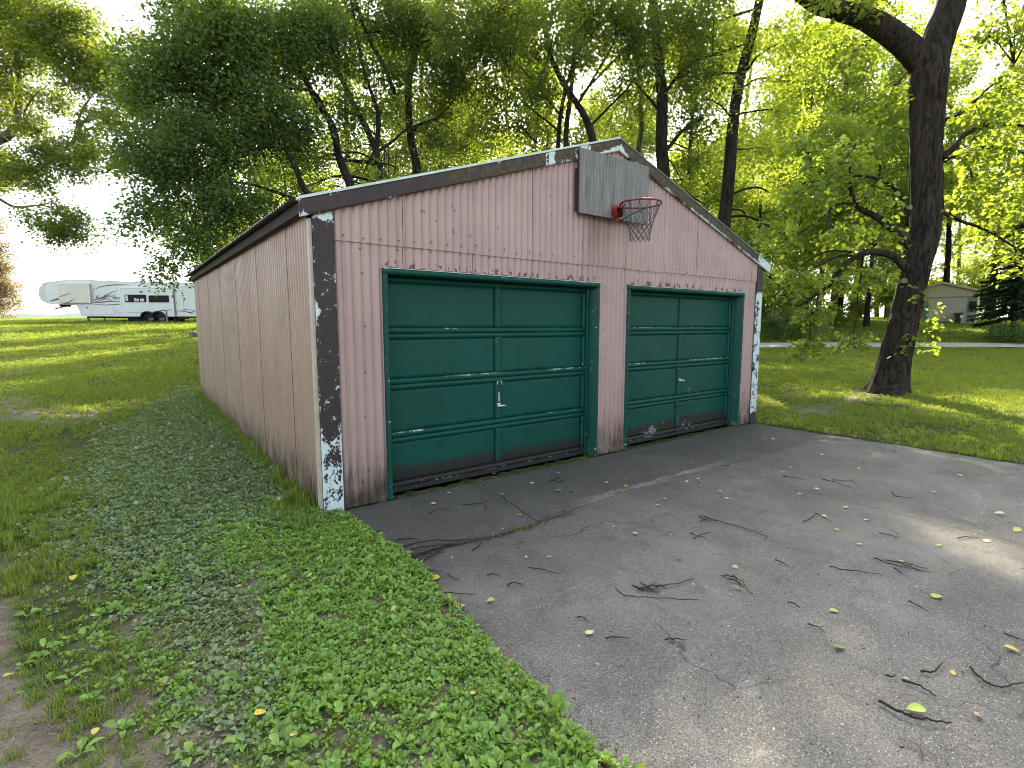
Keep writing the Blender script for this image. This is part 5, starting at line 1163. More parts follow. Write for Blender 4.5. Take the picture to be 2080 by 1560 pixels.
def candidates(s0, s1, d0, d1, dens, g):
    n = int((s1 - s0) * (d1 - d0) * dens)
    s = g.uniform(s0, s1, n); d = g.uniform(d0, d1, n)
    ok = np.abs(s) < d * 1.12 + 2.2
    x, y = from_sd(s[ok], d[ok]); return x, y, s[ok], d[ok]
def free(x, y, m=0.0): return ~on_slab(x, y, -.01) & ~in_garage(x, y, .015)
def road_free(s, d): return (s < -1.5) | (np.abs(d - np.interp(s, [-60, 10, 40, 120], [40, 30.2, 29.6, 34])) > 1.75)
def cover(x, y):
    """share of the broad-leaved creeping cover against grass"""
    e = np.where(y < 0, edge_x(y) - x, -x)
    w = np.interp(y, [-6, -3, -1.5, 0, 1.5, 4, 6.5, 8.3, 9.5], [1.0, 1.0, 1.15, 1.55, 1.75, 1.55, 1.0, .5, .0])
    nz = .55 * (fbm(x * 1.4, y * 1.4, 5.5) - .5)
    c_ = sstep(w + .45, w - .45, e + nz * 1.5) * (e > -.06)
    return np.where(y > 9.5, 0, c_)
def slope_tilt(n, g, a=.12): return g.normal(0, a, (n, 2))

g = np.random.default_rng(21)
# --- lawn grass, three rings of growing tufts
tufts = [tuft(i, 16, .055, .016, GRASS, .0042) for i in range(3)] + [tuft(9, 12, .050, .018, GRASS_DRY, .0035), tuft(10, 34, .11, .026, GRASS, .0048), tuft(11, 18, .13, .03, GRASS, .0055)]
P_, RZ_, SC_, ID_ = [], [], [], []
for (s0, s1, d0, d1, dens, scl) in ((-8, 1, .6, 7, 1300, .82), (-14, 4, 7, 14, 330, 1.35), (4, 17, 6.5, 17, 330, 1.35), (2, 14, 2.5, 6.5, 330, 1.35), (-26, 6, 14, 27, 150, 1.9), (6, 32, 14, 28, 140, 1.9), (-62, 2, 27, 60, 45, 3.0), (8, 66, 27, 62, 40, 3.0)):
    x, y, s, d = candidates(s0, s1, d0, d1, dens, g)
    gr = greenness(x, y); cv = cover(x, y)
    pat = fbm(x * 1.1, y * 1.1, 9.1)
    keep = free(x, y) & road_free(s, d) & (g.random(len(x)) < np.clip(gr * 1.25 - .12, .02, 1) * (1 - .55 * cv) * np.clip(-.25 + 2.4 * pat, .05, 1.3))
    x, y, d, pat = x[keep], y[keep], d[keep], pat[keep]
    lush = np.exp(-((x + 1.75) ** 2 / .10 + (y - .12) ** 2 / .22)) + .5 * np.exp(-((x + 2.1) ** 2 / .12 + (y - 1.3) ** 2 / .9))
    k = g.integers(0, 3, len(x)); k = np.where(g.random(len(x)) < .05 + .18 * (pat < .36), 3, k); k = np.where(g.random(len(x)) < lush * .8, 4, k)
    P_.append(np.stack([x, y, gz(x, y) - .004], -1)); RZ_.append(g.uniform(0, 6.28, len(x))); SC_.append(scl * g.uniform(.6, 1.3, len(x)) * (.75 + .5 * pat)); ID_.append(k)
# taller grass at the wall foot and slab corner
yy = np.concatenate([g.uniform(.1, 8.6, 300), g.uniform(-.3, .5, 46)]); xx = np.where(np.arange(346) < 300, -.03 - np.abs(g.normal(0, .05, 346)), -.22 + g.normal(0, .10, 346))
P_.append(np.stack([xx, yy, gz(xx, yy) - .004], -1)); RZ_.append(g.uniform(0, 6.28, 346)); SC_.append(g.uniform(.7, 1.5, 346)); ID_.append(np.full(346, 5))
# blades growing in the joints
jx = np.concatenate([g.choice(joint[joint[:, 0] < 1.9, 0], 26), g.uniform(1.1, 1.35, 14)]); jy = np.interp(jx, joint[:, 0], joint[:, 1]) - .02 + g.normal(0, .01, 40)
P_.append(np.stack([jx, jy, np.full(40, -.02)], -1)); RZ_.append(g.uniform(0, 6.28, 40)); SC_.append(g.uniform(.5, 1.0, 40)); ID_.append(g.integers(0, 3, 40))
my = -g.choice([1.75, 2.05, 2.4, 3.05, 3.4, 4.2], 26) + g.normal(0, .05, 26); mx = np.interp(-my, -mid[:, 1], mid[:, 0])
P_.append(np.stack([mx, my, np.full(26, -.02)], -1)); RZ_.append(g.uniform(0, 6.28, 26)); SC_.append(g.uniform(.4, .9, 26)); ID_.append(g.integers(0, 3, 26))
Pn = np.concatenate(P_); print('grass', len(Pn))
scatter('grass', 'short patchy lawn grass on both sides of the garage', Pn, np.concatenate(RZ_), np.concatenate(SC_), slope_tilt(len(Pn), g, .10), np.concatenate(ID_), tufts)

# --- creeping small-leaved cover and broad-leaved weeds
small = [ros_src(40 + i, 6, .019, .018, WEED_BLUE, lift=.55, stem=.7, seg=2) for i in range(3)] + [ros_src(46, 7, .026, .021, WEED_BLUE, lift=.7, stem=.6, seg=2)]
broad = [ros_src(50 + i, 6, .034, .0225, WEED, lift=.75, stem=.5, seg=4) for i in range(4)] + [ros_src(56, 7, .050, .029, WEED, lift=.7, stem=.4, seg=4), ros_src(57, 5, .026, .018, WEED, lift=.8, stem=.6, seg=3)]
x, y, s, d = candidates(-8, 3, .7, 16, 2500, g)
cv = cover(x, y); e = np.where(y < 0, edge_x(y) - x, -x)
br_w = sstep(.3, -.6, y + .45 * (fbm(x * 1.7, y * 1.7, 2.2) - .5)) * sstep(1.3, .75, e) + .12
keep = free(x, y) & (g.random(len(x)) < cv * sstep(17, 7, d) * (.35 + .9 * fbm(x * 2.1, y * 2.1, 7.7)) * 1.0)
ks = keep & (g.random(len(x)) > br_w)
n = ks.sum(); print('small', n)
scatter('ground_cover', 'low creeping small-leaved weeds along the left garage wall', np.stack([x[ks], y[ks], gz(x[ks], y[ks]) + g.uniform(-.008, .012, n)], -1), g.uniform(0, 6.28, n), g.uniform(.7, 1.5, n) * (1 + .03 * d[ks]), slope_tilt(n, g, .22), g.integers(0, 4, n), small)
x, y, s, d = candidates(-5, 2.5, .7, 6.5, 2200, g)
e = np.where(y < 0, edge_x(y) - x, -x)
dn = sstep(1.05, .72, e + .5 * (fbm(x * 2, y * 2, 2.9) - .5)) * (e > -.05) * sstep(.7, -.5, y)
dn = np.maximum(dn, .30 * sstep(2.1, 1.4, e) * sstep(.3, -.6, y) * (fbm(x * 3, y * 3, 12.) > .46))
dn = dn * (.45 + 1.0 * sstep(.34, .54, fbm(x * 3.2, y * 3.2, 4.4)))
bsz = .62 + .95 * fbm(x * 2.3, y * 2.3, 15.5)
kb = free(x, y) & (g.random(len(x)) < dn)
n = kb.sum(); print('broad', n)
scatter('ground_cover', 'thick bright broad-leaved weeds along the broken slab edge', np.stack([x[kb], y[kb], gz(x[kb], y[kb]) + g.uniform(-.006, .010, n)], -1), g.uniform(0, 6.28, n), g.uniform(.45, 1.08, n) * bsz[kb] , slope_tilt(n, g, .30), g.choice(6, n, p=[.2, .2, .2, .16, .08, .16]), broad)

# --- litter, pebbles
MT['litter'] = plain('brown_leaf_litter', (.085, .06, .042), .95, 0, .5, 40)
MT['straw'] = plain('dry_straw', (.26, .21, .14), .9, 0, .4, 50)
MT['pebble'] = plain('pale_pebble', (.42, .40, .37), .85, 0, .3, 50)
def chips(name, lab, x, y, z, L, W_, m, seed, flat=.3):
    g = np.random.default_rng(seed); n = len(x)
    ax = np.stack([g.normal(0, 1, n), g.normal(0, 1, n), g.normal(0, .25, n)], -1); nn = np.stack([g.normal(0, flat, n), g.normal(0, flat, n), np.ones(n)], -1)
    V, F, k = leaf_arrays(np.stack([x, y, z], -1), ax, nn, L, W_, .15)
    return tag(np_obj(name, V, F, m), lab, None, None, 'stuff')
yy = -g.uniform(.9, 8, 2600); xx = edge_x(yy) + g.normal(-.02, .055, 2600)
chips('litter', 'brown leaf litter and bark bits along the slab edge', xx, yy, .004 + g.uniform(0, .012, 2600), g.uniform(.008, .03, 2600), g.uniform(.003, .012, 2600), MT['litter'], 1)
jx = g.uniform(.2, 1.75, 900) ** 1.0; jy = np.interp(jx, joint[:, 0], joint[:, 1]) - .03 + g.normal(0, .035, 900)
chips('litter', 'brown bark bits lying in the apron joint', jx, jy, .001 + g.uniform(0, .012, 900), g.uniform(.008, .03, 900), g.uniform(.003, .010, 900), MT['litter'], 2)
xx = g.uniform(.3, 7.1, 800); yy = -np.abs(g.normal(0, .07, 800)) + .10
chips('litter', 'crumbs of bark swept against the garage doors', xx, yy, .003 + 0 * xx, g.uniform(.006, .022, 800), g.uniform(.003, .010, 800), MT['litter'], 3)
xx, yy, s, d = candidates(-6, 6, .8, 9, 45, g); k = ~in_garage(xx, yy, .02)
xx, yy = xx[k], yy[k]; n = len(xx); zz = np.where(on_slab(xx, yy, -.02), .004, gz(xx, yy) + .004)
chips('litter', 'scattered dark crumbs and seeds on the concrete and soil', xx, yy, zz, g.uniform(.006, .02, n), g.uniform(.004, .011, n), MT['twig'], 4, .6)
n = 420; xx = g.uniform(-3.4, -.3, n); yy = g.uniform(-2.9, 1.5, n)
k = greenness(xx, yy) < .62; xx, yy = xx[k], yy[k]; n = len(xx)
chips('pebbles', 'pale pebbles and dry flecks on the bare soil', xx, yy, gz(xx, yy) + .006, g.uniform(.006, .022, n), g.uniform(.005, .016, n), MT['pebble'], 5, .5)
n = 7000; xx = -g.uniform(1.0, 2.6, n); yy = -g.uniform(.4, 2.9, n); k = greenness(xx, yy) < .45; xx, yy = xx[k], yy[k]; n = len(xx)
chips('litter', 'dry straw and crumbs on the trodden soil', xx, yy, gz(xx, yy) + .005, g.uniform(.008, .035, n), g.uniform(.002, .005, n), MT['straw'], 6, .5)
n = 160; xx = g.uniform(.3, 7, n); yy = -g.uniform(.05, 5.5, n)
chips('pebbles', 'tiny pale seeds and petals on the concrete drive', xx, yy, .005 + 0 * xx, g.uniform(.012, .026, n), g.uniform(.008, .016, n), MT['pebble'], 7, .3)

# --- twigs
def twig(pts, r, lab, pale=False, seed=0):
    g = np.random.default_rng(seed)
    p = np.array([(a, b, 0.0) for a, b in pts]); c0 = p.mean(0)
    q = smooth_path(p, 9 + 3 * len(p)); n = len(q); L = np.linalg.norm(q[-1] - q[0])
    q[1:-1] += g.normal(0, .012 * L ** .5 * .4, (n - 2, 3))
    q[:, 2] = r * .9 + .003 + np.abs(g.normal(0, .004, n)) + .02 * L * np.sin(np.linspace(0, np.pi, n)) * .3
    mb = MB().tube(q - c0, np.linspace(r, r * .45, n), 5)
    for _ in range(int(L * 6)):
        i = g.integers(2, n - 2); a = g.uniform(0, 6.28); l = g.uniform(.02, .06)
        e_ = q[i] + [math.cos(a) * l, math.sin(a) * l, l * .25]
        mb.tube(np.array([q[i], (q[i] + e_) / 2, e_]) - c0, [r * .5, r * .4, r * .25], 4)
    o = mb.build('twig', MT['twig_pale' if pale else 'twig'], None, True); o.location = c0
    return tag(o, lab, 'twig', 'dead twigs lying on the concrete drive')
TL_ = 'small dark dead twig lying on the grey concrete drive'
for i, t in enumerate(TWIGS):
    lab = {0: 'longest dark stick on the drive, beside a lime green leaf', 2: 'kinked dark twig near the right edge of the drive', 4: 'pale forked twig at the bottom right of the drive', 14: 'longest twig of the messy twig cluster in mid drive', 26: 'dark twig trailing from a small clump below the right door'}.get(i, TL_)
    if 8 <= i <= 11: lab = 'dark twig in the loose bundle with a yellow leaf on top'
    if 15 <= i <= 20: lab = 'short brown twig in the messy twig cluster in mid drive'
    if 40 <= i <= 46: lab = 'dark twig heaped in the broken slab corner by the weeds'
    twig(t, .0075 if i in (0,) else .0058 if i < 4 or 40 <= i <= 46 else .0042, lab, i in (4, 5), 500 + i)
# --- fallen leaves
LCOL = dict(lime=(.30, .40, .06), olive=(.13, .17, .05), yg=(.34, .36, .07), yellow=(.48, .40, .05), green=(.12, .22, .06), pale=(.52, .48, .25), orange=(.50, .30, .12))
LMAT = {k: plain('fallen_leaf_' + k, v, .6, 0, .2, 40) for k, v in LCOL.items()}
LME = {}
def leaf_mesh(kind, v):
    if (kind, v) in LME: return LME[(kind, v)]
    g = np.random.default_rng(900 + v); t = np.linspace(0, 1, 7)
    w = .36 * np.sin(np.pi * np.clip(t ** .8 * .97 + .02, 0, 1)) ** .75
    cz = .10 * np.sin(t * 3 + v) + .03; cup = g.uniform(.05, .35)
    C = np.stack([t - .5, 0 * t, cz], -1); Lf = np.stack([t - .5, w, cz + cup * w], -1); Rt_ = np.stack([t - .5, -w, cz + cup * w * g.uniform(.2, 1)], -1)
    V = np.concatenate([C, Lf, Rt_]); V[:, 2] -= V[:, 2].min() - .02
    F = [(i, i + 1, 8 + i, 7 + i) for i in range(6)] + [(i, 14 + i, 15 + i, i + 1) for i in range(6)]
    me = np_mesh('fallen_leaf', V, np.array(F), LMAT[kind]); LME[(kind, v)] = me; return me
LLAB = dict(lime='lime green leaf', olive='dull olive leaf', yg='yellow-green leaf', yellow='yellow leaf', green='green leaf', pale='pale yellow leaf', orange='orange-brown leaf')
special = {0: 'largest lime green leaf on the right of the drive', 1: 'lime green leaf touching the long dark stick', 5: 'yellow leaf resting on the loose twig bundle', 7: 'small green leaf beside a twig clump in mid drive', 27: 'big green lobed leaf in front of the left door'}
for i, (x_, y_, k_, sz) in enumerate(LEAVES + LAWN_LEAVES):
    on = i < len(LEAVES)
    o = link(bpy.data.objects.new('fallen_leaf', leaf_mesh(k_, i % 3)))
    o.location = (x_, y_, .004 + (.035 if i == 5 else 0) if on else float(gz(x_, y_)) + .045)
    sz = sz if on else sz * .62
    o.scale = (sz, sz, sz); o.rotation_euler = (rng.normal(0, .12), rng.normal(0, .12), rng.uniform(0, 6.28))
    tag(o, special.get(i, 'small %s lying flat on the concrete drive' % LLAB[k_]) if on else 'fallen %s lying on the weedy lawn left of the drive' % LLAB[k_], 'leaf', ('fallen leaves on the drive' if on else 'fallen leaves on the lawn'))
# --- single weed plants and dandelion clocks
for i, (x_, y_) in enumerate(PLANTS):
    big = i == 0
    V, F, v = rosette(700 + i, 8 if big else 6, (.115 if big else .056) * (.8 + .4 * rng.random()), .045 if big else .032, None, lift=1.05 if big else .55, stem=.35, seg=6, wav=.12 if big else .03)
    o = np_obj('weed_plant', V, F, WEED, None, True, {'v': v})
    o.location = (x_, y_, float(gz(x_, y_)) + .004); o.rotation_euler = (0, 0, rng.uniform(0, 6))
    lab = 'upright wavy-leaved weed standing at the broken edge of the slab' if big else ('broad-leaved weed rosette in the dense weeds near the slab edge' if x_ > -1.05 else 'broad-leaved weed rosette on the thin bare ground at lower left')
    tag(o, lab, 'weed', 'larger weed rosettes in the foreground')
MT['puff'] = plain('dandelion_seed', (.62, .62, .60), .95)
MT['stalk'] = plain('green_stalk', (.08, .13, .04), .7)
for i, (x_, y_) in enumerate(PUFFS):
    z_ = float(gz(x_, y_)); t = empty('dandelion', (x_, y_, z_), 0, 'white dandelion seed head standing in the lawn left of the garage', 'flower', 'dandelion clocks in the left lawn')
    h_ = .07 + .05 * rng.random()
    MB().tube([(0, 0, 0), (.006, 0, h_ * .6), (.01, .004, h_)], .0018, 5).build('stem', MT['stalk'], t)
    gg = np.random.default_rng(i); n = 90; dv = gg.normal(0, 1, (n, 3)); dv /= np.linalg.norm(dv, axis=1, keepdims=True)
    V, F, k = leaf_arrays(np.array([(.01, .004, h_)]) + dv * .006, dv, np.cross(dv, [0.3, .5, .8]), np.full(n, .013), np.full(n, .005))
    np_obj('seed_head', V, F, MT['puff'], t)
# ------------------------------------------------------------------ fifth-wheel trailer on the rise
K = 43 / 1054.06 / 6.1176
rx, ry = from_sd(PX(80, 43), 43.0)
rmx, rmy = from_sd(PX(290, 43), 43.0)
RV = empty('trailer', (float(rx), float(ry), float(terr(rmx, rmy)) + .02), -YAW, 'long white fifth-wheel camping trailer with slide-outs parked on the rise', 'camping trailer')
MT['rv'] = plain('white_fibreglass', (.66, .68, .66), .35, 0, .04, 2, .0)
MT['rv_front'] = plain('cream_front_cap', (.62, .59, .50), .35, 0, .05, 2, .0)
MT['rv_slide'] = plain('white_slide_wall', (.64, .69, .67), .4, 0, .04, 2, .0)
MT['rv_trim'] = plain('pale_trim', (.74, .76, .75), .4)
MT['rv_glass'] = plain('tinted_glass', (.008, .009, .011), .25, 0, .1, 2, 0, .12)
MT['rv_dark'] = plain('dark_stripe', (.09, .085, .095), .5)
MT['rv_tan'] = plain('tan_stripe', (.30, .25, .19), .5)
MT['black'] = plain('black_underbody', (.012, .012, .013), .8)
MT['tyre'] = plain('tyre_rubber', (.015, .015, .016), .85)
MT['alu'] = plain('grey_wheel', (.30, .30, .31), .4, .5)
def zxy(zx, zy): return (zx * K, (640 - zy) * K)
def prism_xz(name, pts, y0, y1, m, parent=None, smooth=False):
    return MB().prism([zxy(*p) for p in pts], 'y', y0, y1).build(name, m, parent or RV, smooth)
BD = 2.45
body = [(190, 420), (145, 300), (178, 160), (450, 126), (600, 127), (1100, 150), (1900, 170), (2160, 176), (2160, 580), (570, 566), (515, 425)]
prism_xz('body', body, 0, BD, MT['rv'])
cap = [(188.5, 419), (150, 408), (105, 385), (72, 345), (60, 300), (66, 255), (85, 215), (120, 180), (160, 158), (177, 157), (143.5, 300)]
prism_xz('front_cap', cap, .02, BD - .02, MT['rv_front'])
rim_o = [(120, 176), (178, 154), (450, 121), (600, 121.5), (1100, 144), (1900, 164), (2165, 170), (2165, 176.5), (1900, 170.5), (1100, 150.5), (600, 127.5), (450, 126.5), (178, 160.5), (126, 181)]
prism_xz('roof_edge', rim_o, -.025, BD + .025, MT['rv_trim'])
def rbox(name, z0, z1, y0, y1, m, parent=None, bev=.03):
    a, b = zxy(*z0), zxy(*z1)
    return MB().box((min(a[0], b[0]), y0, min(a[1], b[1])), (max(a[0], b[0]), y1, max(a[1], b[1])), bev).build(name, m, parent or RV)
rbox('slide_out', (338, 172), (718, 408), -.26, -.003, MT['rv_front'])
rbox('slide_out', (1105, 225), (1740, 574), -.32, -.003, MT['rv_slide'])
rbox('slide_out', (1755, 212), (2150, 572), -.16, -.003, MT['rv_slide'])
for a, b, yf in (((338, 168), (718, 178), -.29), ((1100, 219), (1746, 230), -.35), ((1750, 206), (2155, 217), -.19)): rbox('slide_awning', a, b, yf, yf + .06, MT['rv_trim'], None, .01)
for a, b, yf in (((712, 178), (724, 408), -.28), ((1098, 230), (1110, 574), -.34), ((1732, 230), (1745, 574), -.34)): rbox('slide_flange', a, b, yf, yf + .05, MT['rv_trim'], None, .01)
def rwin(z0, z1, yf, bars=1):
    f = rbox('window', z0, z1, yf - .022, yf - .002, MT['black'], None, .04)
    a, b = zxy(*z0), zxy(*z1); n = bars + 1; w = (b[0] - a[0] - .10) / n
    for i in range(n):
        MB().box((a[0] + .05 + i * w + .012, yf - .032, b[1] + .05), (a[0] + .05 + (i + 1) * w - .012, yf - .0225, a[1] - .05)).build('pane', MT['rv_glass'], f)
rwin((1158, 308), (1415, 397), -.32, 1); rwin((1448, 317), (1692, 400), -.32, 1)
MT['blind'] = plain('pale_window_blind', (.55, .57, .58), .7)
rbox('blind', (1166, 318), (1197, 385), -.3565, -.353, MT['blind'], None, 0)
for a, b in (((1272, 350), (1294, 389)), ((1297, 358), (1330, 389)), ((1342, 356), (1392, 389))): rbox('blind', a, b, -.3565, -.353, MT['blind'], None, 0)
d_ = rbox('door', (1756, 284), (1853, 492), -.182, -.163, MT['rv_slide'], None, .04)
rbox('handle', (1762, 400), (1770, 415), -.20, -.183, MT['black'], d_, 0)
for a, b in (((575, 455), (715, 548)), ((750, 445), (975, 548)), ((985, 470), (1095, 550))): rbox('cargo_hatch', a, b, -.022, -.003, MT['rv'], None, .015)
rbox('outlet', (1076, 482), (1092, 516), -.034, -.0225, MT['rv_dark'], None, .0); rbox('outlet', (1085, 540), (1104, 556), -.034, -.0225, MT['rv_dark'], None, .0)
rbox('latch', (640, 455), (660, 470), -.034, -.0225, MT['rv_dark'], None, 0)
rbox('air_conditioner', (1175, 104), (1308, 139), .75, 1.7, MT['rv_trim'], None, .06)
rbox('roof_vent', (590, 112), (635, 121), .9, 1.4, MT['rv_dark'], None, .02); rbox('roof_vent', (920, 126), (965, 137), .9, 1.4, MT['rv_trim'], None, .02)
rbox('underbody', (600, 568), (2150, 586), .25, BD - .25, MT['black'], None, 0)
rbox('axle_skirt', (1105, 576), (1370, 630), .3, BD - .3, MT['black'], None, 0)
rbox('holding_tank', (1765, 545), (1870, 600), -.05, .24, MT['black'], None, .02)
rbox('step_box', (1690, 588), (1752, 640), .3, .9, MT['black'], None, 0)
# king pin under the front and the landing legs
m = MB(); a = zxy(190, 421); m.box((a[0], .9, a[1] - .16), (a[0] + .45, 1.55, a[1])); m.tube([(zxy(240, 438)[0], 1.2, zxy(240, 438)[1]), (zxy(100, 470)[0], 1.2, zxy(100, 470)[1])], .05, 6)
tag(m.build('king_pin', MT['rust'], RV), None, None, None, 'stuff')
for yy in (.35, BD - .35):
    MB().box((zxy(600, 0)[0], yy - .05, -.02), (zxy(615, 0)[0], yy + .05, zxy(0, 568)[1])).build('landing_leg', MT['rv_dark'], RV)
    MB().box((zxy(590, 0)[0], yy - .12, -.03), (zxy(630, 0)[0], yy + .12, .0)).build('leg_foot', MT['rv_dark'], RV)
# wheels
def wheel(cx, cy):
    r = 61 * K; a = np.linspace(0, 2 * np.pi, 25)[:-1]
    w = empty('wheel', (cx, cy, r - .03)); w.parent = RV
    m = MB(); pr = [(r * .66, -.10), (r * .95, -.115), (r, -.08), (r, .08), (r * .95, .115), (r * .66, .10)]
    V = np.array([[(q[0] * math.cos(t), q[1], q[0] * math.sin(t)) for t in a] for q in pr]); n = len(a)
    m.add(V.reshape(-1, 3), [(i * n + j, i * n + (j + 1) % n, ((i + 1) % 6) * n + (j + 1) % n, ((i + 1) % 6) * n + j) for i in range(6) for j in range(n)])
    m.build('tyre', MT['tyre'], w, True)
    m = MB(); pr = [(r * .65, -.075), (r * .58, -.085), (r * .50, -.05), (r * .22, -.06), (r * .20, -.10), (.0, -.10)]
    V = np.array([[(q[0] * math.cos(t), q[1], q[0] * math.sin(t)) for t in a] for q in pr])
    m.add(V.reshape(-1, 3), [(i * n + j, i * n + (j + 1) % n, (i + 1) * n + (j + 1) % n, (i + 1) * n + j) for i in range(5) for j in range(n)])
    m.build('rim', MT['alu'], w)
    for t in np.arange(6) * np.pi / 3 + .2:
        c0 = np.array([.36 * r * math.cos(t), -.058, .36 * r * math.sin(t)])
        th_ = np.arange(8) * np.pi / 4
        MB().add([c0 + [.085 * r * math.cos(q), 0, .085 * r * math.sin(q)] for q in th_] + [c0 + [.07 * r * math.cos(q), -.004, .07 * r * math.sin(q)] for q in th_], [(i, (i + 1) % 8, 8 + (i + 1) % 8, 8 + i) for i in range(8)] + [list(range(8, 16))]).build('hand_hole', MT['black'], w)
for cx in (1425, 1562):
    wheel(cx * K, .02); wheel(cx * K, BD - .15)
    t = np.linspace(0, np.pi, 15); r0, r1 = 76 * K, 63 * K; c0 = (cx * K, 61 * K - .03)
    P_ = [(c0[0] + r0 * math.cos(q), c0[1] + r0 * math.sin(q)) for q in t] + [(c0[0] + r1 * math.cos(q), c0[1] + r1 * math.sin(q)) for q in t[::-1]]
    MB().prism(P_, 'y', -.575, -.323).build('wheel_arch', MT['black'], RV)
    MB().prism([(c0[0] + r1 * 1.02 * math.cos(q), c0[1] + r1 * 1.02 * math.sin(q)) for q in t], 'y', -.330, -.3215).build('wheel_well', MT['black'], RV)
# painted swooshes: thin raised decals
def swoosh(pts, w, yf, m):
    c_ = smooth_path([(*zxy(*p), 0) for p in pts], 20)[:, :2]; t = np.gradient(c_, axis=0); t /= np.linalg.norm(t, axis=1, keepdims=True)
    n_ = np.stack([-t[:, 1], t[:, 0]], -1) * (K * w * np.sin(np.linspace(.12, 3.02, 20)) ** .8)[:, None]
    prof = list(map(tuple, c_ + n_)) + list(map(tuple, (c_ - n_)[::-1]))
    mb = MB(); V = [(x, yf - .006, z) for x, z in prof] + [(x, yf - .001, z) for x, z in prof]; N = 40
    F = [(i, i + 1, N - 2 - i, N - 1 - i) for i in range(19)] + [(i, (i + 1) % N, N + (i + 1) % N, N + i) for i in range(N)]
    mb.add(V, F).build('stripe', m, RV)
swoosh([(185, 380), (300, 350), (400, 318), (502, 287)], 9, -.003, MT['rv_tan']); swoosh([(185, 388), (300, 362), (380, 336)], 6, -.012, MT['rv_dark'])
swoosh([(400, 408), (455, 398), (500, 375), (535, 352)], 5, -.26, MT['rv_dark']); swoosh([(345, 335), (420, 312), (502, 287)], 7, -.26, MT['rv_tan'])
swoosh([(725, 250), (850, 208), (960, 190), (1100, 186), (1240, 190)], 6, -.001, MT['rv_dark'])
swoosh([(840, 335), (900, 305), (970, 275), (1045, 250)], 7, -.001, MT['rv_tan']); swoosh([(730, 375), (800, 352), (870, 338), (930, 312)], 9, -.008, MT['rv_dark'])
swoosh([(735, 400), (820, 375), (900, 355), (985, 390)], 9, -.001, MT['rv_tan']); swoosh([(730, 400), (830, 398), (930, 385), (1120, 385)], 7, -.008, MT['rv_dark'])
swoosh([(770, 348), (785, 330), (800, 310)], 7, -.016, MT['rv_dark'])
swoosh([(720, 420), (850, 430), (1000, 424), (1160, 408)], 5, -.001, MT['rv_dark'])
swoosh([(1420, 535), (1530, 510), (1650, 494), (1735, 492)], 6, -.32, MT['rv_dark']); swoosh([(1780, 505), (1860, 510), (1985, 545)], 5, -.16, MT['rv_dark']); swoosh([(1870, 510), (1930, 520), (1990, 505)], 6, -.16, MT['rv_dark'])
swoosh([(1760, 496), (1850, 487), (1990, 497)], 4, -.168, MT['rv_dark'])
swoosh([(1710, 222), (1830, 212), (1975, 196)], 5, -.165, MT['rv_dark']); swoosh([(985, 515), (1060, 518), (1130, 520)], 2.5, -.024, MT['rv_dark'])
swoosh([(1140, 522), (1280, 522), (1430, 522)], 2, -.32, MT['rv_tan'])
for txt, zx, zy, h in (('EAGLE', 868, 336, 34), ('RIDGE', 975, 360, 30)):
    cu = bpy.data.curves.new('lettering', 'FONT'); cu.body = txt; cu.size = h * K * 1.3; cu.extrude = .004; cu.space_character = 1.12; cu.offset = .004
    o = bpy.data.objects.new('lettering', cu)
    me = bpy.data.meshes.new_from_object(o); me.materials.clear(); me.materials.append(MT['rv_dark'])
    o2 = link(bpy.data.objects.new('lettering', me), RV); o2.location = (zx * K, -.014, (640 - zy) * K); o2.rotation_euler = (R(90), 0, 0)
    o2['label'] = 'dark serif letters reading ' + txt

# wooden post in front of the trailer, small grey box by the garage corner
px_, py_ = from_sd(PX(344.5, 38), 38); z_ = float(terr(px_, py_))
MT['post'] = plain('grey_wood_post', (.20, .175, .15), .9, 0, .3, 14)
o = MB().box((-.06, -.06, -.2), (.06, .06, 1.16), .012).build('fence_post', MT['post']); o.location = (float(px_), float(py_), z_)
tag(o, 'thin grey wooden post standing in the grass before the trailer wheels', 'post')
px_, py_ = from_sd(PX(402, 27), 27); z_ = float(terr(px_, py_))
o = MB().box((-.28, -.2, -.05), (.28, .2, .33), .03).build('stone_block', plain('grey_stone', (.16, .15, .15), .95, 0, .3, 9)); o.location = (float(px_), float(py_), z_); o.rotation_euler = (0, 0, .4)
tag(o, 'low grey block on the grass beside the far garage corner', 'stone')

# ------------------------------------------------------------------ pale shed across the road
Q = 45 / 1054.06 / 8.667
sx_, sy_ = from_sd(PX(1840, 45), 45)
smx, smy = from_sd(PX(1925, 45), 45)
SH = empty('shed', (float(sx_), float(sy_), float(terr(smx, smy)) - .02), -YAW, 'small pale yellow shed with a horizontal-board overhead door across the road', 'shed')
MT['sh_wall'] = plain('pale_yellow_boards', (.54, .46, .27), .7, 0, .10, 4)
MT['sh_door'] = plain('white_door_boards', (.46, .43, .33), .6, 0, .10, 4)
MT['sh_trim'] = plain('green_grey_trim', (.20, .26, .23), .7)
MT['sh_brick'] = plain('dark_red_brick', (.045, .022, .022), .9, 0, .3, 12)
MT['sh_block'] = plain('grey_block', (.30, .28, .24), .9, 0, .2, 6)
MT['sh_roof'] = plain('brown_shingle', (.075, .06, .045), .95, 0, .3, 8)
_pv = 640 * Q; _a = -YAW - R(43.0); _wx, _wy = from_sd(PX(1840, 45) + _pv, 45)
SH.rotation_euler = (0, 0, _a); SH.scale = (.72, 1, 1)
SH.location = (float(_wx) - math.cos(_a) * _pv * .72, float(_wy) - math.sin(_a) * _pv * .72, SH.location.z)
def q2(zx, zy): return (zx * Q, (995 - zy) * Q)
AX, AZ = q2(520, 286); EX, EZ = q2(1185, 436); LX = q2(60, 0)[0]; SP = (AZ - EZ) / (EX - AX); LZ = AZ - SP * (AX - LX)
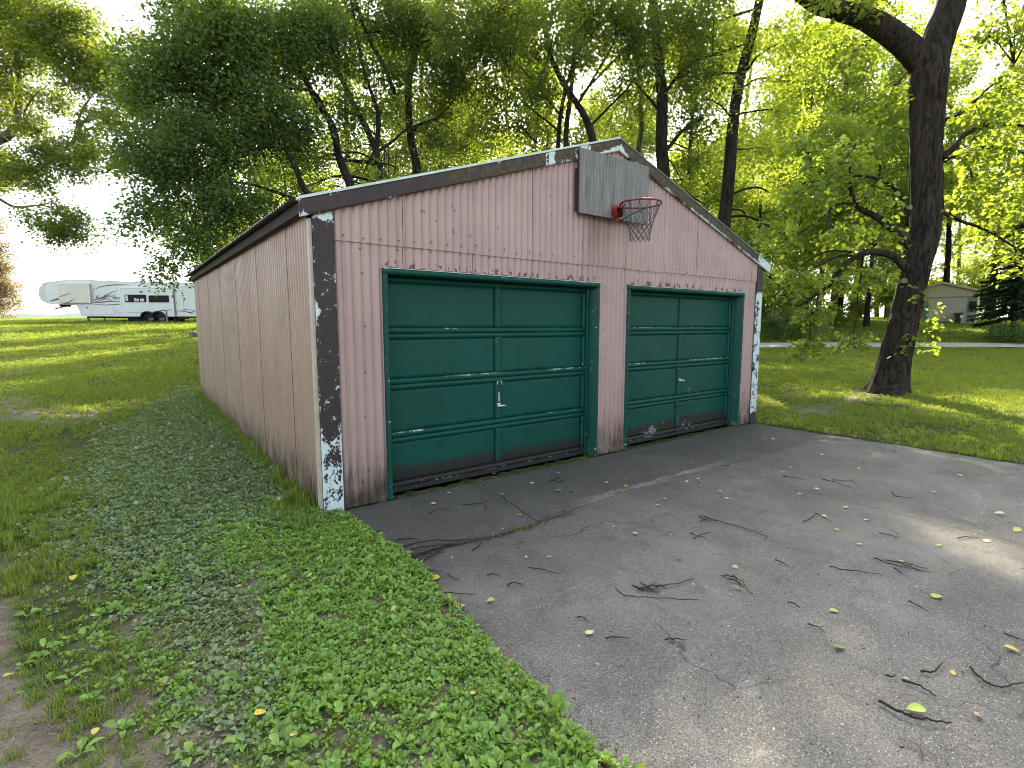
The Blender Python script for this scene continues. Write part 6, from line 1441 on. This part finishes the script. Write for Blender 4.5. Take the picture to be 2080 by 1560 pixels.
MB().box((LX + .02, .06, -.2), (EX - .02, 6.5, EZ - .02)).build('core', MT['sh_block'], SH)
MB().prism([(LX + .05, EZ - .019), (EX - .05, EZ - .019), (AX, AZ - .04), (LX + .05, LZ - .04)], 'y', .05, 6.5).build('gable_core', MT['sh_block'], SH)
dz = q2(0, 560)[1]
n = 34; xs = np.linspace(LX, EX, n + 1)
for i in range(n):                                                                # vertical gable boards
    f = lambda x: AZ - (AZ - EZ) * abs(x - AX) / (EX - AX)
    a, b = xs[i] + .006, xs[i + 1] - .006
    top = [(b, f(b)), (a, f(a))] if not (a < AX < b) else [(b, f(b)), (AX, AZ), (a, f(a))]
    MB().prism([(a, dz + .12), (b, dz + .12)] + top, 'y', -.012 - .004 * (i % 2), .048).build('gable_board', MT['sh_wall'], SH)
x0, x1 = q2(310, 0)[0], q2(1010, 0)[0]
for i in range(12):                                                               # door boards
    za, zb = dz * i / 12, dz * (i + 1) / 12
    MB().prism([(-.02, za + .012), (-.045, za + .012), (-.018, zb - .006), (.0, zb - .006)], 'x', x0, x1).build('door_board', MT['sh_door'], SH)
MB().box((x0 - .12, -.05, dz), (x1 + .2, .05, dz + .115)).build('door_head', MT['sh_trim'], SH)
MB().box((x1 + .01, -.06, 0), (x1 + .14, .05, dz - .002)).build('door_jamb', MT['sh_trim'], SH)
MB().box((x0 - .12, -.06, 0), (x0 - .01, .05, dz - .002)).build('door_jamb', MT['sh_trim'], SH)
MB().box((q2(215, 0)[0], -.03, 0), (x0 - .13, .05, q2(0, 690)[1])).build('side_panel', plain('teal_panel', (.10, .24, .22), .6), SH)
bx0, bx1 = q2(1042, 0)[0], q2(1160, 0)[0]
MB().box((bx0, -.02, 0), (EX, .05, q2(0, 770)[1])).build('block_base', MT['sh_block'], SH)
for r in range(4):
    z0 = q2(0, 768)[1] + r * .172
    cuts = [bx0, bx0 + .24, bx0 + .5, EX] if r % 2 == 0 else [bx0, bx0 + .12, bx0 + .37, EX]
    for a, b in zip(cuts[:-1], cuts[1:]): MB().box((a + .012, -.03, z0 + .012), (b - .012, .05, z0 + .16), .006).build('brick', MT['sh_brick'], SH)
MB().box((bx0, -.02, q2(0, 625)[1] + .01), (EX, .05, dz + .118)).build('pier_top', MT['sh_trim'], SH)
MB().box((EX - .019, .07, EZ - 3.0), (EX + .02, 6.5, EZ - .02)).build('side_wall', MT['sh_wall'], SH)
for sg in (-1, 1):
    ex, ez = (EX + .34, EZ - .34 * (AZ - EZ) / (EX - AX)) if sg > 0 else (LX - .30, LZ - .30 * SP)
    pr = [(AX, AZ + .005), (ex, ez + .005), (ex, ez + .07), (AX, AZ + .07)]
    MB().prism(pr, 'y', -.22, 6.8).build('roof', MT['sh_roof'], SH)
    pr = [(AX, AZ - .10), (ex, ez - .10), (ex, ez + .072), (AX, AZ + .072)]
    MB().prism(pr, 'y', -.25, -.223).build('rake_board', MT['sh_wall'], SH)
# waste bin with a flat lid at the shed door
bxx = q2(880, 0)[0]; bw = 42 * Q
BN = empty('waste_bin', (0, 0, 0), 0, 'dark red waste bin with a flat grey lid standing at the shed door', 'bin')
BN.location = SH.location + Matrix.Rotation(_a, 3, 'Z') @ Vector((bxx * .72, -.55, .02)); BN.rotation_euler = (0, 0, _a)
m = MB(); t_ = .05
m.add([(-bw + t_, -.25, 0), (bw - t_, -.25, 0), (bw - t_, .25, 0), (-bw + t_, .25, 0), (-bw, -.3, .76), (bw, -.3, .76), (bw, .3, .76), (-bw, .3, .76)], [(0, 3, 2, 1), (4, 5, 6, 7), (0, 1, 5, 4), (1, 2, 6, 5), (2, 3, 7, 6), (3, 0, 4, 7)])
m.build('bin_body', plain('dark_red_plastic', (.035, .010, .010), .5), BN)
MB().box((-bw - .12, -.36, .765), (bw + .12, .34, .86), .02).build('bin_lid', plain('grey_lid', (.06, .06, .06), .6), BN)
MB().box((bw * .55, -.33, .42), (bw * .55 + .20, -.303, .66), .008).build('notice', plain('white_notice', (.75, .76, .78), .6), BN)
for sx in (-1, 1): MB().box((sx * bw * .7 - .04, -.2, -.10), (sx * bw * .7 + .04, .2, -.002)).build('bin_foot', MT['black'], BN)
